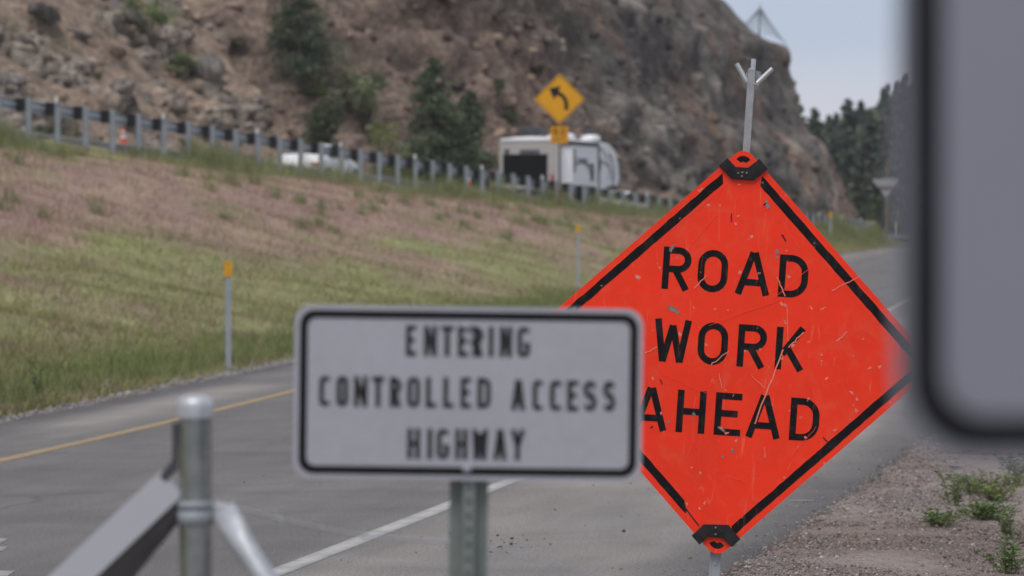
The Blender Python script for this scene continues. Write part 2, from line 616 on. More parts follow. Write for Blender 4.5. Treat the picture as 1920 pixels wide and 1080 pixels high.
# mainline: runs along the guardrail (t = 0), t metres to its left
S = np.arange(-90, 420, 0.5)
TH = 0.3075 - 0.0015 * np.clip(S - 60, 0, 62)
dX, dY = np.sin(TH) * 0.5, np.cos(TH) * 0.5
i0 = int(np.argmin(abs(S)))
GX = np.cumsum(dX) - dX[0]
GY = np.cumsum(dY) - dY[0]
GX += -13.3 - GX[i0]
GY += 105.0 - GY[i0]
f_zg = smooth_tab([-120, 0, 68.6, 122, 160, 430], [7.8, 4.42, 2.5, 1.68, 1.32, 1.3], k=15)


def P(s, t, dz=0.0):
    th = np.interp(s, S, TH)
    x = np.interp(s, S, GX) - t * np.cos(th)
    y = np.interp(s, S, GY) + t * np.sin(th)
    return x, y, f_zg(s) + dz


def s_at(px, t):
    """distance along the mainline where the line t is seen at picture column px"""
    ss = np.arange(-40, 300, 0.05)
    x, y, z = P(ss, t)
    c = 960 + F * x / y
    return float(ss[np.argmin(abs(c - px))])


def xg(y):
    return np.interp(y, GY, GX)


def sg(y):
    return np.interp(y, GY, S)


def ground_z(x, y):
    x, y = np.asarray(x, dtype=np.float64), np.asarray(y, dtype=np.float64)
    xl, xr, zr, g = f_xl(y), f_xr(y), f_zr(y), xg(y)
    zg = f_zg(sg(y))
    D = np.maximum(xl - 0.2 - g, 1.2)
    fr = np.clip((xl - 0.2 - x) / D, 0, 1)
    e = 0.55 * fr + 0.45 * fr * fr * (3 - 2 * fr)
    zl = zr + (np.maximum(zg, zr) - zr) * e - 0.32 * np.minimum(sstep(0.55, 0.98, fr), sstep(-0.6, 0.0, x - g)) * sstep(130, 95, y - 60)
    d = np.maximum(x - xr, 0)
    zrt = zr - 0.02 - 0.05 * sstep(0.3, 2.2, d) + 0.12 * sstep(2.5, 7, d) + 6.0 * sstep(14, 60, d) * sstep(20, 120, y)
    z = np.where(x > xr, zrt, np.where(x < xl, zl, zr))
    # pavement corridor sits below the asphalt sheet
    inside = np.minimum(sstep(-0.15, 0.1, x - xl), sstep(-0.15, 0.1, xr - x))
    z = z - 0.07 * inside
    # wooded rise beyond the end of the cliff
    z = z - 0.07 * np.minimum(sstep(-0.3, -0.1, x - xr), sstep(6.6, 6.0, x - xr)) * (y < 330) * (x > xl)
    far = sstep(322, 440, y) * (7.0 + 9.0 * sstep(25, 46, x)) * sstep(12, 24, g - x)
    z = z + far
    n = fbm(np.stack([x / 3.0, y / 3.0, 0 * x], 1), 4) - 0.5
    off = np.where(x < xl - 0.3, np.clip((xl - 0.3 - x) / 2, 0, 1), np.where(x > xr + 0.1, np.clip((x - xr) / 3, 0, 1) * 0.35, 0))
    off = off * np.where(y > 300, 3.0, 1.0)
    main = (x < g - 0.5)
    off = np.where(main & (y < 300), 0.0, off)
    z = z - np.where(main & (y < 330) & (x > g - 11), 0.05, 0.0)
    return z + n * 0.35 * off


# embankment colour: green near the ramp and along the crest, mauve dry grass between
GREEN = np.array([0.245, 0.258, 0.115])
GREEN2 = np.array([0.33, 0.3, 0.155])
MAUVE = np.array([0.335, 0.232, 0.19])
TAN = np.array([0.36, 0.28, 0.2])


def veg(x, y):
    """(green amount, dryness shade) of the embankment cover"""
    xl, g = f_xl(y), xg(y)
    D = np.maximum(xl - g, 1.2)
    fr = np.clip((xl - x) / D, 0, 1.2)
    n1 = fbm(np.stack([x / 2.2, y / 7.0, 0 * x + 4], 1), 4)
    n2 = fbm(np.stack([x / 0.8, y / 2.5, 0 * x + 9], 1), 3)
    w = fr + (n1 - 0.5) * 1.1
    gr = 1 - sstep(0.14, 0.62, w)
    gr = np.maximum(gr, sstep(0.74, 1.0, fr + (n2 - 0.5) * 0.5) * 0.95)
    gr = np.clip(gr * 0.85 + (n2 - 0.5) * 0.7, 0, 1)
    gr = np.maximum(gr, sstep(150, 190, y) * 0.9)
    return gr, n2


def grid_faces(ny, nx):
    i = np.arange(ny - 1)[:, None] * nx + np.arange(nx - 1)[None, :]
    return np.stack([i, i + 1, i + nx + 1, i + nx], -1).reshape(-1, 4)


# ---- ground sheet
gx = np.concatenate([np.arange(-900, -120, 60), np.arange(-120, -30, 3), np.arange(-30, 48, 0.45), np.arange(48, 130, 3), np.arange(130, 1000, 60)])
gy = np.concatenate([np.arange(-60, 8, 4), np.arange(8, 60, 0.45), np.arange(60, 240, 0.9), np.arange(240, 480, 2.5), np.arange(480, 1500, 60)])
XX, YY = np.meshgrid(gx, gy)
xf, yf = XX.ravel(), YY.ravel()
zf = ground_z(xf, np.minimum(yf, 640)) + 20 * sstep(650, 1500, yf) * (0.5 + fbm(np.stack([xf / 260, yf / 260, 0 * xf], 1), 3))
gr, n2 = veg(xf, yf)
left = xf < f_xl(yf) - 0.15
colr = MAUVE[None] * (1 - gr[:, None]) + GREEN[None] * gr[:, None]
colr = colr * (0.8 + 0.4 * n2[:, None])
gn = fbm(np.stack([xf / 1.3, yf / 1.3, 0 * xf + 2], 1), 4)
grav = np.array([0.225, 0.182, 0.162])[None] * (0.82 + 0.36 * gn[:, None])
soil = np.array([0.17, 0.128, 0.107])[None] * (0.8 + 0.4 * gn[:, None])
gm = np.clip(sstep(0.42, 0.62, gn + 0.05 * (xf - f_xr(yf) - 2.0)), 0, 1)[:, None]
right_c = grav * (1 - gm * 0.6) + soil * gm * 0.6
edge = ((xf > f_xl(yf) - 0.55) & left)[:, None]
colr = np.where(left[:, None], colr, right_c)
colr = np.where(edge, np.array([0.3, 0.26, 0.24])[None], colr)
hillc = np.array([0.085, 0.085, 0.05])[None] * (0.7 + 0.6 * gn[:, None])
colr = np.where((yf > 300)[:, None] & (left | (yf > 640))[:, None], hillc, colr)
ground = link('ground', np_mesh('ground', np.stack([xf, yf, zf], 1), grid_faces(len(gy), len(gx)), True, colr), M['ground'])  # far hills close the valley
tag(ground, kind='structure')


# ---- ramp asphalt
def ribbon(name, rows, m, kind='structure', color=None, skirt=0.08):
    """rows: (n, k, 3) points across; adds a skirt down both sides"""
    n, k, _ = rows.shape
    a, b = rows[:, :1].copy(), rows[:, -1:].copy()
    a[..., 2] -= skirt
    b[..., 2] -= skirt
    rr = np.concatenate([a, rows, b], 1)
    cl = None
    if color is not None:
        cl = np.concatenate([color[:, :1], color, color[:, -1:]], 1).reshape(-1, 3)
    seg = np.r_[0, np.cumsum(np.linalg.norm(np.diff(rows[:, k // 2], axis=0), axis=1))]
    acr = np.linalg.norm(rr[:, :, :2] - rr[:, :1, :2], axis=2)
    uv = np.stack([acr, np.repeat(seg[:, None], k + 2, 1)], -1).reshape(-1, 2)
    me = np_mesh(name, rr.reshape(-1, 3), grid_faces(n, k + 2), False, cl, uv)
    o = link(name, me, m)
    return tag(o, kind=kind)


ry = np.concatenate([np.arange(-40, 10, 2.5), np.arange(10, 70, 0.5), np.arange(70, 640, 2.5)])
fr = np.linspace(0, 1, 40)
xl, xr, xw = f_xl(ry), f_xr(ry), f_xw(ry)
jig = (fbm(np.stack([ry * 1.4, 0 * ry, 0 * ry], 1), 4) - 0.5) * 0.16
jig2 = (fbm(np.stack([ry * 1.7, 0 * ry + 7, 0 * ry], 1), 4) - 0.5) * 0.06
rows = np.zeros((len(ry), 40, 3))
rows[..., 0] = (xl + jig)[:, None] + ((xr + jig2) - (xl + jig))[:, None] * fr[None]
rows[..., 1] = ry[:, None]
rows[..., 2] = f_zr(ry)[:, None] + 0.0
px_, py_ = rows[..., 0], rows[..., 1]
pn = fbm(np.stack([px_.ravel() * 0.9, py_.ravel() * 0.22, 0 * px_.ravel()], 1), 4).reshape(px_.shape)
pn2 = fbm(np.stack([px_.ravel() * 0.5, py_.ravel() * 0.1, 0 * px_.ravel() + 5], 1), 3).reshape(px_.shape)
lane = np.array([0.15, 0.143, 0.141])
dust = np.array([0.262, 0.24, 0.227])
clean = np.array([0.112, 0.107, 0.105])
lsh = sstep(0.0, 1.0, (xl + 1.55)[:, None] - px_) * sstep(0.25, 0.7, px_ - xl[:, None])
rsh = sstep(-0.3, 0.6, px_ - xw[:, None])
dm = np.clip(lsh * (0.25 + 1.1 * sstep(0.4, 0.62, pn)) + rsh * (0.3 + 0.85 * sstep(0.35, 0.62, pn2)), 0, 1)
dm = dm * (1 - 0.8 * sstep(0.75, 0.25, xr[:, None] - px_))
ed = np.maximum(sstep(0.5, 0.15, px_ - xl[:, None]), sstep(0.7, 0.1, xr[:, None] - px_) * 0.8)[..., None]
rc = lane[None, None] * (1 - dm[..., None]) + dust[None, None] * dm[..., None]
rc = rc * (1 - ed) + clean[None, None] * ed
ramp_road = ribbon('ramp_road', rows, M['asphalt'], color=rc)


def paint(name, y0, y1, xfun, w, m, label_z=0.004, step=0.5, x_off=0.0):
    yy = np.arange(y0, y1 + step, step)
    r = np.zeros((len(yy), 2, 3))
    r[:, 0, 0] = xfun(yy) + x_off - w / 2
    r[:, 1, 0] = xfun(yy) + x_off + w / 2
    r[..., 1] = yy[:, None]
    r[..., 2] = f_zr(yy)[:, None] + label_z
    return ribbon(name, r, m, skirt=0.003)


def verge_z(d, y):
    return f_zr(y) + 0.004 - 0.07 * sstep(0.1, 2.4, d) + 0.12 * sstep(2.6, 7, d)


vy = np.concatenate([np.arange(-40, 12, 3), np.arange(12, 46, 0.16), np.arange(46, 330, 2.0)])
vd = np.concatenate([np.linspace(-0.06, 0.9, 9), np.linspace(1.05, 6.4, 34)])
DD, VY = np.meshgrid(vd, vy)
vn = fbm(np.stack([(f_xr(VY) + DD).ravel() / 0.5, VY.ravel() / 0.5, 0 * VY.ravel()], 1), 4).reshape(DD.shape)
vn2 = fbm(np.stack([(f_xr(VY) + DD).ravel() / 1.6, VY.ravel() / 2.4, 0 * VY.ravel() + 3], 1), 4).reshape(DD.shape)
edge_j = (fbm(np.stack([vy * 5, 0 * vy, 0 * vy], 1), 4) - 0.5) * 0.16
rows = np.zeros(DD.shape + (3,))
rows[..., 0] = f_xr(VY) + DD + edge_j[:, None] * np.clip(1 - DD, 0, 1)
rows[..., 1] = VY
rows[..., 2] = verge_z(DD, VY) + (vn - 0.5) * 0.05 * np.clip(DD / 0.6, 0, 1) + np.where(DD < 0, -0.008, 0)
vg = np.array([0.31, 0.26, 0.236])[None, None] * (0.75 + 0.5 * vn[..., None])
vs_ = np.array([0.23, 0.178, 0.152])[None, None] * (0.75 + 0.5 * vn[..., None])
vm_ = sstep(0.45, 0.62, vn2 + 0.03 * (DD - 2.5))[..., None]
verge_sheet = ribbon('gravel_verge', rows, M['verge'], color=vg * (1 - 0.75 * vm_) + vs_ * 0.75 * vm_)

white_line = paint('white_edge_line', -30, 400, f_xw, 0.13, M['line_white'])
yellow_line = paint('yellow_edge_line', -30, 400, lambda q: f_xl(q) + 1.5, 0.14, M['line_yellow'])
# part of a painted legend at the border of the picture
for (px, py, wx, ly) in ((-26, 1018, 0.17, 0.5), (-20, 1031, 0.16, 0.3), (-22, 1077, 0.22, 0.3)):
    p = at(px, py, F * CAMZ / (py - 440))
    yy = np.array([p.y - ly / 2, p.y + ly / 2])
    r = np.zeros((2, 2, 3))
    r[:, 0, 0] = p.x - wx / 2
    r[:, 1, 0] = p.x + wx / 2
    r[..., 1] = yy[:, None]
    r[..., 2] = 0.004
    ribbon('road_legend_marking', r, M['line_white'], skirt=0.003)
# short chalk-white dash and stains on the right shoulder
for (px, py, wx, ly) in ((1505, 940, 0.15, 0.05),):
    y = F * CAMZ / (py - 440)
    p = at(px, py, y)
    r = np.zeros((2, 2, 3))
    r[:, 0, 0] = p.x - wx / 2
    r[:, 1, 0] = p.x + wx / 2
    r[..., 1] = np.array([p.y - ly / 2, p.y + ly / 2])[:, None]
    r[..., 2] = 0.004
    ribbon('survey_paint_mark', r, M['line_white'], skirt=0.003)

# ---- mainline asphalt, kerb and lines
def main_dz(t):
    """the carriageway is banked up towards the rock"""
    return 0.06 + 0.035 * (t - 0.95)


ss = np.arange(-80, 400, 2.0)
tt = np.linspace(0.95, 10.2, 14)
rows = np.zeros((len(ss), 14, 3))
for j, t in enumerate(tt):
    rows[:, j, 0], rows[:, j, 1], rows[:, j, 2] = P(ss, t, main_dz(t))
mc = np.ones((len(ss), 14, 3)) * np.array([0.125, 0.12, 0.12])
main_road = ribbon('highway_road', rows[:, ::-1], M['asphalt'], color=mc)
for nm, t, m in (('white_edge_line', 2.4, 'line_white'), ('yellow_edge_line', 9.7, 'line_yellow')):
    r = np.zeros((len(ss), 2, 3))
    for j, q in enumerate((t + 0.07, t - 0.07)):
        r[:, j, 0], r[:, j, 1], r[:, j, 2] = P(ss, q, main_dz(q) + 0.004)
    ribbon(nm, r, M[m], skirt=0.003)
for s0 in np.arange(-20, 140, 12.0):
    q = np.linspace(s0, s0 + 3, 4)
    r = np.zeros((4, 2, 3))
    for j, t in enumerate((6.12, 6.0)):
        r[:, j, 0], r[:, j, 1], r[:, j, 2] = P(q, t, main_dz(t) + 0.004)
    ribbon('lane_dash_line', r, M['line_white'], skirt=0.003)
ks = np.arange(-30, 58, 3.0)
for a, b in zip(ks[:-1], ks[1:]):
    mb = MB()
    b -= 0.03
    vs = []
    for q in (a, b):
        for t, z in ((0.62, -0.15), (0.62, 0.16), (0.8, 0.2), (0.93, 0.2), (0.93, -0.15)):
            vs.append(P(q, t, z))
    mb.add(vs, [(0, 1, 6, 5), (1, 2, 7, 6), (2, 3, 8, 7), (3, 4, 9, 8), (0, 4, 3, 2, 1), (5, 6, 7, 8, 9)])
    tag(mb.build('kerb', M['concrete']), kind='structure')

# ------------------------------------------------------------------ rocky hillside (spur, gully and rock cut)
hs = np.concatenate([np.arange(-60, 14, 1.5), np.arange(14, 222, 0.36), np.arange(222, 300, 1.5)])
prof_spur = [(0, -0.6), (0.7, 0.5), (4, 2.2), (8, 5.2), (11, 7.2), (13, 9.4), (16, 11.6), (22, 16), (34, 25), (60, 40)]
prof_gully = [(0, -0.6), (2, 0.2), (6, 1.5), (12, 4.6), (17, 8.0), (22, 12), (28, 16.5), (36, 22), (48, 30), (70, 44)]
prof_cliff = [(0, -0.6), (0.6, 0.9), (1.7, 3.2), (3.4, 6.7), (5.7, 9.4), (6.5, 12), (7.2, 15.2), (10, 16.6), (12.5, 19.5), (15, 26), (26, 36), (60, 50)]
NV = 150


def resample(pr, n):
    pr = np.array(pr, dtype=float)
    # spend most rows on the lowest 20 m
    L = np.r_[0, np.cumsum(np.linalg.norm(np.diff(pr, axis=0), axis=1))]
    q = (np.linspace(0, 1, n) ** 1.35) * L[-1]
    return np.stack([np.interp(q, L, pr[:, 0]), np.interp(q, L, pr[:, 1])], 1)


A, B, C = resample(prof_spur, NV), resample(prof_gully, NV), resample(prof_cliff, NV)
wobble = (fbm(np.stack([hs / 9, 0 * hs, 0 * hs], 1), 3) - 0.5) * 5
# the spur's end runs back from the road at a slant, so that it hides the gully behind it
slant = hs[:, None] - 2.0 * np.minimum(A[None, :, 0], 22) + wobble[:, None] * 0.4
wa = 1 - sstep(68, 76, slant)
wc = (1 - wa) * sstep(90, 116, hs)[:, None]
wb = np.clip(1 - wa - wc, 0, 1)
toe_g = np.interp(hs, [60, 80, 95, 110, 125], [24, 27, 23, 16, 13.5])
toe_c = np.interp(hs, [90, 100, 118, 150, 203, 210, 220, 235, 300], [18, 16.5, 13.8, 11.7, 10.0, 11.0, 17.5, 34, 110])
prof = wa[..., None] * A[None] + wb[..., None] * B[None] + wc[..., None] * C[None]
T = wa * (17 + A[None, :, 0]) + wb * (toe_g[:, None] + B[None, :, 0]) + wc * (toe_c[:, None] + C[None, :, 0])
T = T + wobble[:, None] * np.clip(prof[..., 1] / 12, 0, 1) * (0.35 + 0.65 * (1 - wc))
SS = np.repeat(hs[:, None], NV, 1)
hx, hy, hz = P(SS.ravel(), T.ravel())
hz = hz + prof[..., 1].ravel()
th = np.interp(SS.ravel(), S, TH)
steep = wc.ravel()
spur_w, gully_w = wa.ravel(), wb.ravel()
outx, outy = np.cos(th), -np.sin(th)          # towards the road
Q = np.stack([hx, hy, hz], 1)
# strata tilt the sampling so that ledges run across the face
Qs = np.stack([hx * 0.9 + hz * 0.35, hy * 0.55, hz * 1.5 - hx * 0.35], 1)
n_big = fbm(Q / 7.0, 4) - 0.5
Qc = Qs * np.where(steep > 0.5, 0.75, 1.0)[:, None]
v1, f1, e1 = cells(Qc / 1.9)
v2, f2, e2 = cells(Qs / 0.95 + 31)
rid = 1 - abs(2 * fbm(Qs / 3.3 + 11, 4) - 1)
patch = sstep(0.485, 0.58, fbm(Q / 3.6 + 40, 4))           # where spur shows bare rock instead of soil
amt = steep * 1.0 + (1 - steep) * (0.15 + 0.75 * patch)
amt = amt * (1 - 0.5 * steep)
disp = n_big * (1.5 + 0.9 * spur_w) + amt * ((v1 - 0.5) * 1.5 + (v2 - 0.5) * (1.0 - 0.5 * steep) + (rid - 0.7) * 1.2 - 0.35 * sstep(0.12, 0.0, e1))
fade = np.clip((np.arange(NV) / 7.0), 0.15, 1)[None].repeat(len(hs), 0).ravel()
disp *= fade * (1 - 0.55 * sstep(165, 190, SS.ravel()))
hx2 = hx + outx * disp * 0.9
hy2 = hy + outy * disp * 0.9
hz2 = hz + disp * 0.45
# colours
soilc = np.array([0.25, 0.188, 0.143])
rock_l = np.array([0.4, 0.35, 0.305])
rock_g = np.array([0.19, 0.17, 0.15])
rock_r = np.array([0.24, 0.172, 0.136])
rock_d = np.array([0.1, 0.091, 0.086])
nA = fbm(Q / 9 + 3, 4)
nB = fbm(Q / 2.2 + 8, 4)
hz_rel = prof[..., 1].ravel()
reddish = sstep(0.5, 0.66, nA)
cl = rock_g[None] * (1 - reddish[:, None]) + rock_r[None] * reddish[:, None]
lt = sstep(0.52, 0.72, nB) * 0.6
cl = cl * (1 - lt[:, None]) + rock_l[None] * lt[:, None]
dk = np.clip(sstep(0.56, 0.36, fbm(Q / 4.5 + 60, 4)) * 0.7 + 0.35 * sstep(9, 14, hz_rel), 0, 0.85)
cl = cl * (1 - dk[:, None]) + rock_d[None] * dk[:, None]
cl = cl * (0.7 + 0.6 * v1[:, None]) * (0.78 + 0.44 * v2[:, None])
sp_r = rock_l[None] * np.array([[0.74, 0.71, 0.69]]) * (0.5 + 0.8 * v2[:, None])
sp_s = soilc[None] * (0.75 + 0.5 * nB[:, None])
sp_r = sp_r * 0.8 + 0.2 * rock_g[None]
sp = sp_s * (1 - patch[:, None]) + sp_r * patch[:, None]
# brown scree between gully and cliff, darker grey-brown tone in the gully
scree = (gully_w * sstep(78, 92, SS.ravel()) + steep * (1 - sstep(112, 140, SS.ravel())))[:, None]
sc_c = np.array([0.215, 0.155, 0.125])[None] * (0.55 + 0.9 * v2[:, None])
gully_tone = np.array([0.125, 0.106, 0.098])[None] * (0.6 + 0.8 * nB[:, None])
sw = steep[:, None]
hc = sp * spur_w[:, None] + gully_tone * gully_w[:, None] + cl * sw
hc = hc * (1 - 0.8 * scree) + sc_c * 0.8 * scree
moss = sstep(0.6, 0.72, fbm(Q / 2.7 + 90, 4))[:, None] * 0.35 * (1 - 0.6 * sw)
hc = hc * (1 - moss) + np.array([0.1, 0.105, 0.05])[None] * moss
hc = hc * (1.3 - 0.32 * steep[:, None])
HV = np.stack([hx2, hy2, hz2], 1)
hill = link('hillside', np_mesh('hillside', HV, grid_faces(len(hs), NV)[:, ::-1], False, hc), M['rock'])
tag(hill, kind='structure')


def hill_point(px, py, smin=-99, smax=999):
    """surface vertex of the hillside nearest the camera in the direction of a picture point"""
    cx = 960 + F * HV[:, 0] / HV[:, 1]
    cy = 440 - F * (HV[:, 2] - CAMZ) / HV[:, 1]
    d = (cx - px) ** 2 + (cy - py) ** 2
    d = np.where((SS.ravel() >= smin) & (SS.ravel() <= smax), d, 1e9)
    near = np.where(d < max(60.0, d.min() * 2.5))[0]
    return Vector(HV[near[np.argmin(HV[near, 1])]])


# ------------------------------------------------------------------ stones
def icos():
    bm = bmesh.new()
    bmesh.ops.create_icosphere(bm, subdivisions=1, radius=1.0)
    V = np.array([v.co[:] for v in bm.verts])
    Fc = np.array([[v.index for v in f.verts] for f in bm.faces])
    bm.free()
    return V, Fc


ICOS_V, ICOS_F = icos()


def rot_mats(n, rng):
    q = rng.normal(size=(n, 4))
    q /= np.linalg.norm(q, axis=1)[:, None]
    w, x, y, z = q.T
    return np.stack([1 - 2 * (y * y + z * z), 2 * (x * y - z * w), 2 * (x * z + y * w), 2 * (x * y + z * w), 1 - 2 * (x * x + z * z), 2 * (y * z - x * w), 2 * (x * z - y * w), 2 * (y * z + x * w), 1 - 2 * (x * x + y * y)], 1).reshape(n, 3, 3)


OCT_V = np.array([[1, 0, 0], [-1, 0, 0], [0, 1, 0], [0, -1, 0], [0, 0, 1], [0, 0, -1]], dtype=float)
OCT_F = np.array([[0, 2, 4], [2, 1, 4], [1, 3, 4], [3, 0, 4], [2, 0, 5], [1, 2, 5], [3, 1, 5], [0, 3, 5]])


def stones(name, pts, rad, cols, flat=0.7, rng=RNG, octa=False):
    n = len(pts)
    ICO_V, ICO_F = (OCT_V, OCT_F) if octa else (ICOS_V, ICOS_F)
    V = ICO_V[None] * (1 + rng.uniform(-0.28, 0.28, (n, len(ICO_V), 1)))
    V = V * rng.uniform(0.6, 1.15, (n, 1, 3))
    V = np.einsum('nij,nkj->nki', rot_mats(n, rng), V)
    V[..., 2] *= flat
    V = V * np.asarray(rad)[:, None, None] + np.asarray(pts)[:, None, :]
    Fc = (ICO_F[None] + (np.arange(n) * len(ICO_V))[:, None, None]).reshape(-1, 3)
    c = np.repeat(np.asarray(cols), len(ICO_V), 0)
    return np_mesh(name, V.reshape(-1, 3), Fc, False, c)


def stone_cols(n, rng=RNG):
    pal = np.array([[0.3, 0.27, 0.26], [0.24, 0.19, 0.17], [0.36, 0.33, 0.31], [0.17, 0.15, 0.15], [0.27, 0.2, 0.18], [0.5, 0.47, 0.45], [0.12, 0.1, 0.095], [0.25, 0.17, 0.14]])
    return pal[rng.integers(0, len(pal), n)] * rng.uniform(0.7, 1.1, (n, 1))


# gravel on the right verge
n = 85000
y = 17.5 + 24 * RNG.random(n) ** 1.5
d = RNG.exponential(1.9, n) - 0.04 - np.where(RNG.random(n) < 0.25, 0.1, 0.02) * RNG.exponential(1.0, n)
x = f_xr(y) + d
k = (x < 0.118 * y + 1.2)
x, y = x[k], y[k]
r = 0.003 + RNG.exponential(0.0024, len(x))
r = np.minimum(r, 0.024)
z = np.where(x < f_xr(y), f_zr(y), verge_z(x - f_xr(y), y)) + r * 0.25
tag(link('verge_gravel', stones('verge_gravel', np.stack([x, y, z], 1), r, stone_cols(len(x)) * 1.05, octa=True), M['stone']), 'loose gravel and crushed stone beside the ramp', 'gravel', kind='stuff')
# gravel strip along the far edge of the ramp
n = 9000
y = RNG.uniform(28, 75, n)
x = f_xl(y) - np.abs(RNG.normal(0.12, 0.16, n))
r = 0.006 + RNG.exponential(0.006, n)
z = ground_z(x, y) + r * 0.3
tag(link('edge_gravel', stones('edge_gravel', np.stack([x, y, z], 1), np.minimum(r, 0.04), stone_cols(n) * 0.5 + 0.17), M['stone']), 'pale gravel strip between asphalt and grass', 'gravel', kind='stuff')
# crumbs on the asphalt
n = 420
y = RNG.uniform(18, 45, n)
x = f_xw(y) + RNG.uniform(-3.0, 2.6, n) + RNG.normal(0, 0.2, n)
m_ = RNG.random(n) < np.where(x > f_xw(y), 1.0, 0.25)
x, y = x[m_], y[m_]
cc = np.array([at(px, py, F * CAMZ / (py - 440)) for px, py in ((940, 1015), (905, 1025), (970, 1022))])
px_c = np.concatenate([cc[i % 3][None, :2] + RNG.normal(0, 0.12, (1, 2)) * np.array([1, 2.5]) for i in range(60)])
x, y = np.r_[x, px_c[:, 0]], np.r_[y, px_c[:, 1]]
r = np.minimum(0.003 + RNG.exponential(0.003, len(x)), 0.016)
crumb_c = np.where(RNG.random((len(x), 1)) < 0.6, np.array([[0.07, 0.055, 0.055]]), np.array([[0.26, 0.23, 0.22]]))
tag(link('asphalt_crumbs', stones('asphalt_crumbs', np.stack([x, y, f_zr(y) + r * 0.4], 1), r, crumb_c), M['stone']), 'loose stone crumbs scattered over the asphalt shoulder', 'gravel', kind='stuff')
# rubble on the hillside
sel = np.where((SS.ravel() > 20) & (SS.ravel() < 150) & (prof[..., 1].ravel() < 16) & (prof[..., 1].ravel() > 0.2))[0]
pk = RNG.choice(sel, 2600, replace=False)
rr = 0.06 + RNG.exponential(0.12, len(pk))
tag(link('loose_rubble', stones('loose_rubble', HV[pk], np.minimum(rr, 0.5), hc[pk] * RNG.uniform(0.75, 1.35, (len(pk), 1))), M['stone']), 'loose rock rubble scattered over the brown hillside', 'rubble', kind='stuff')


# angular blocks broken out of the outcrops
BOX_V = np.array([[a, b_, c] for a in (-1, 1) for b_ in (-1, 1) for c in (-1, 1)], dtype=float)
BOX_F = np.array([[0, 1, 3], [0, 3, 2], [4, 6, 7], [4, 7, 5], [0, 4, 5], [0, 5, 1], [2, 3, 7], [2, 7, 6], [0, 2, 6], [0, 6, 4], [1, 5, 7], [1, 7, 3]])
ok = (SS.ravel() > 20) & (SS.ravel() < 206) & (hz_rel < 17) & (hz_rel > 0.3)
wgt = np.where(ok, 0.03 + patch * spur_w + 0.1 * steep + 0.1 * scree[:, 0], 0)
pk = RNG.choice(len(wgt), 2000, replace=False, p=wgt / wgt.sum())
nb_ = len(pk)
rad = np.minimum(0.1 + RNG.exponential(0.14, nb_), 0.6)
V = BOX_V[None] * (1 + RNG.uniform(-0.4, 0.25, (nb_, 8, 3))) * RNG.uniform(0.45, 1.0, (nb_, 1, 3))
V = np.einsum('nij,nkj->nki', rot_mats(nb_, RNG), V) * rad[:, None, None] * np.array([1, 1, 0.8]) + HV[pk][:, None, :]
bc = hc[pk] * RNG.uniform(0.5, 1.3, (nb_, 1))
tag(link('broken_rock', np_mesh('broken_rock', V.reshape(-1, 3), (BOX_F[None] + (np.arange(nb_) * 8)[:, None, None]).reshape(-1, 3), False, np.repeat(bc, 8, 0)), M['rock']), 'angular broken rock lying over the slopes and ledges of the cliff', 'rock', kind='stuff')


def boulder(px, py, size, label, seed, squash=(1, 0.8, 0.65), dark=1.0):
    p = hill_point(px, py)
    rng = np.random.default_rng(seed)
    bm = bmesh.new()
    bmesh.ops.create_icosphere(bm, subdivisions=4, radius=1.0)
    V = np.array([v.co[:] for v in bm.verts])
    Fc = np.array([[v.index for v in f.verts] for f in bm.faces])
    bm.free()
    # cut facets
    for _ in range(13):
        nrm = rng.normal(size=3)
        nrm /= np.linalg.norm(nrm)
        h = rng.uniform(0.55, 0.88)
        dd = V @ nrm - h
        V = V - np.where(dd > 0, dd, 0)[:, None] * nrm[None] * 0.92
    V = V * (1 + 0.1 * (fbm(V * 2.5 + seed, 4) - 0.5)[:, None])
    V = V * np.array(squash)[None] * size
    c = np.array([0.27, 0.24, 0.22])[None] * dark * (0.75 + 0.5 * fbm(V / size * 3 + 5, 4)[:, None])
    o = link('boulder', np_mesh('boulder', V, Fc, False, c), M['rock'], loc=p + Vector((0, 0, size * 0.1)))
    o.rotation_euler = (rng.uniform(-0.3, 0.3), rng.uniform(-0.3, 0.3), rng.uniform(0, 3))
    return tag(o, label, 'rock', 'boulders on the near spur')


boulder(238, 38, 1.25, 'big flat grey boulder beside the green bush high on the spur', 3, (1.3, 0.8, 0.62))
boulder(75, 25, 1.0, 'dark rock ledge in the upper corner of the brown slope', 5, (1.4, 0.8, 0.5), 0.7)
boulder(150, 70, 0.6, 'tan rock slab on the slope below the big flat boulder', 8, (1.3, 0.8, 0.6))
boulder(235, 172, 0.62, 'pale angular boulder just above the guardrail on the brown slope', 12, (1.2, 0.8, 0.8), 1.15)
boulder(283, 190, 0.5, 'rounded tan boulder right of the pale angular one above the guardrail', 15, (1.1, 0.8, 0.8))
boulder(20, 148, 0.75, 'pale rock outcrop at the picture edge above the guardrail', 18, (1.4, 0.8, 0.7), 1.1)
boulder(395, 135, 0.95, 'grey fractured boulder on the nose of the spur', 22, (1.1, 0.8, 0.9), 0.85)
boulder(490, 195, 0.5, 'small brown boulder near the foot of the spur', 26, (1.2, 0.8, 0.7))
boulder(440, 200, 0.4, 'low tan boulder half buried left of the spur foot', 29, (1.2, 0.8, 0.7))
boulder(345, 205, 0.42, 'flat pale stone above the guardrail below the round shrub', 33, (1.3, 0.8, 0.5), 1.15)


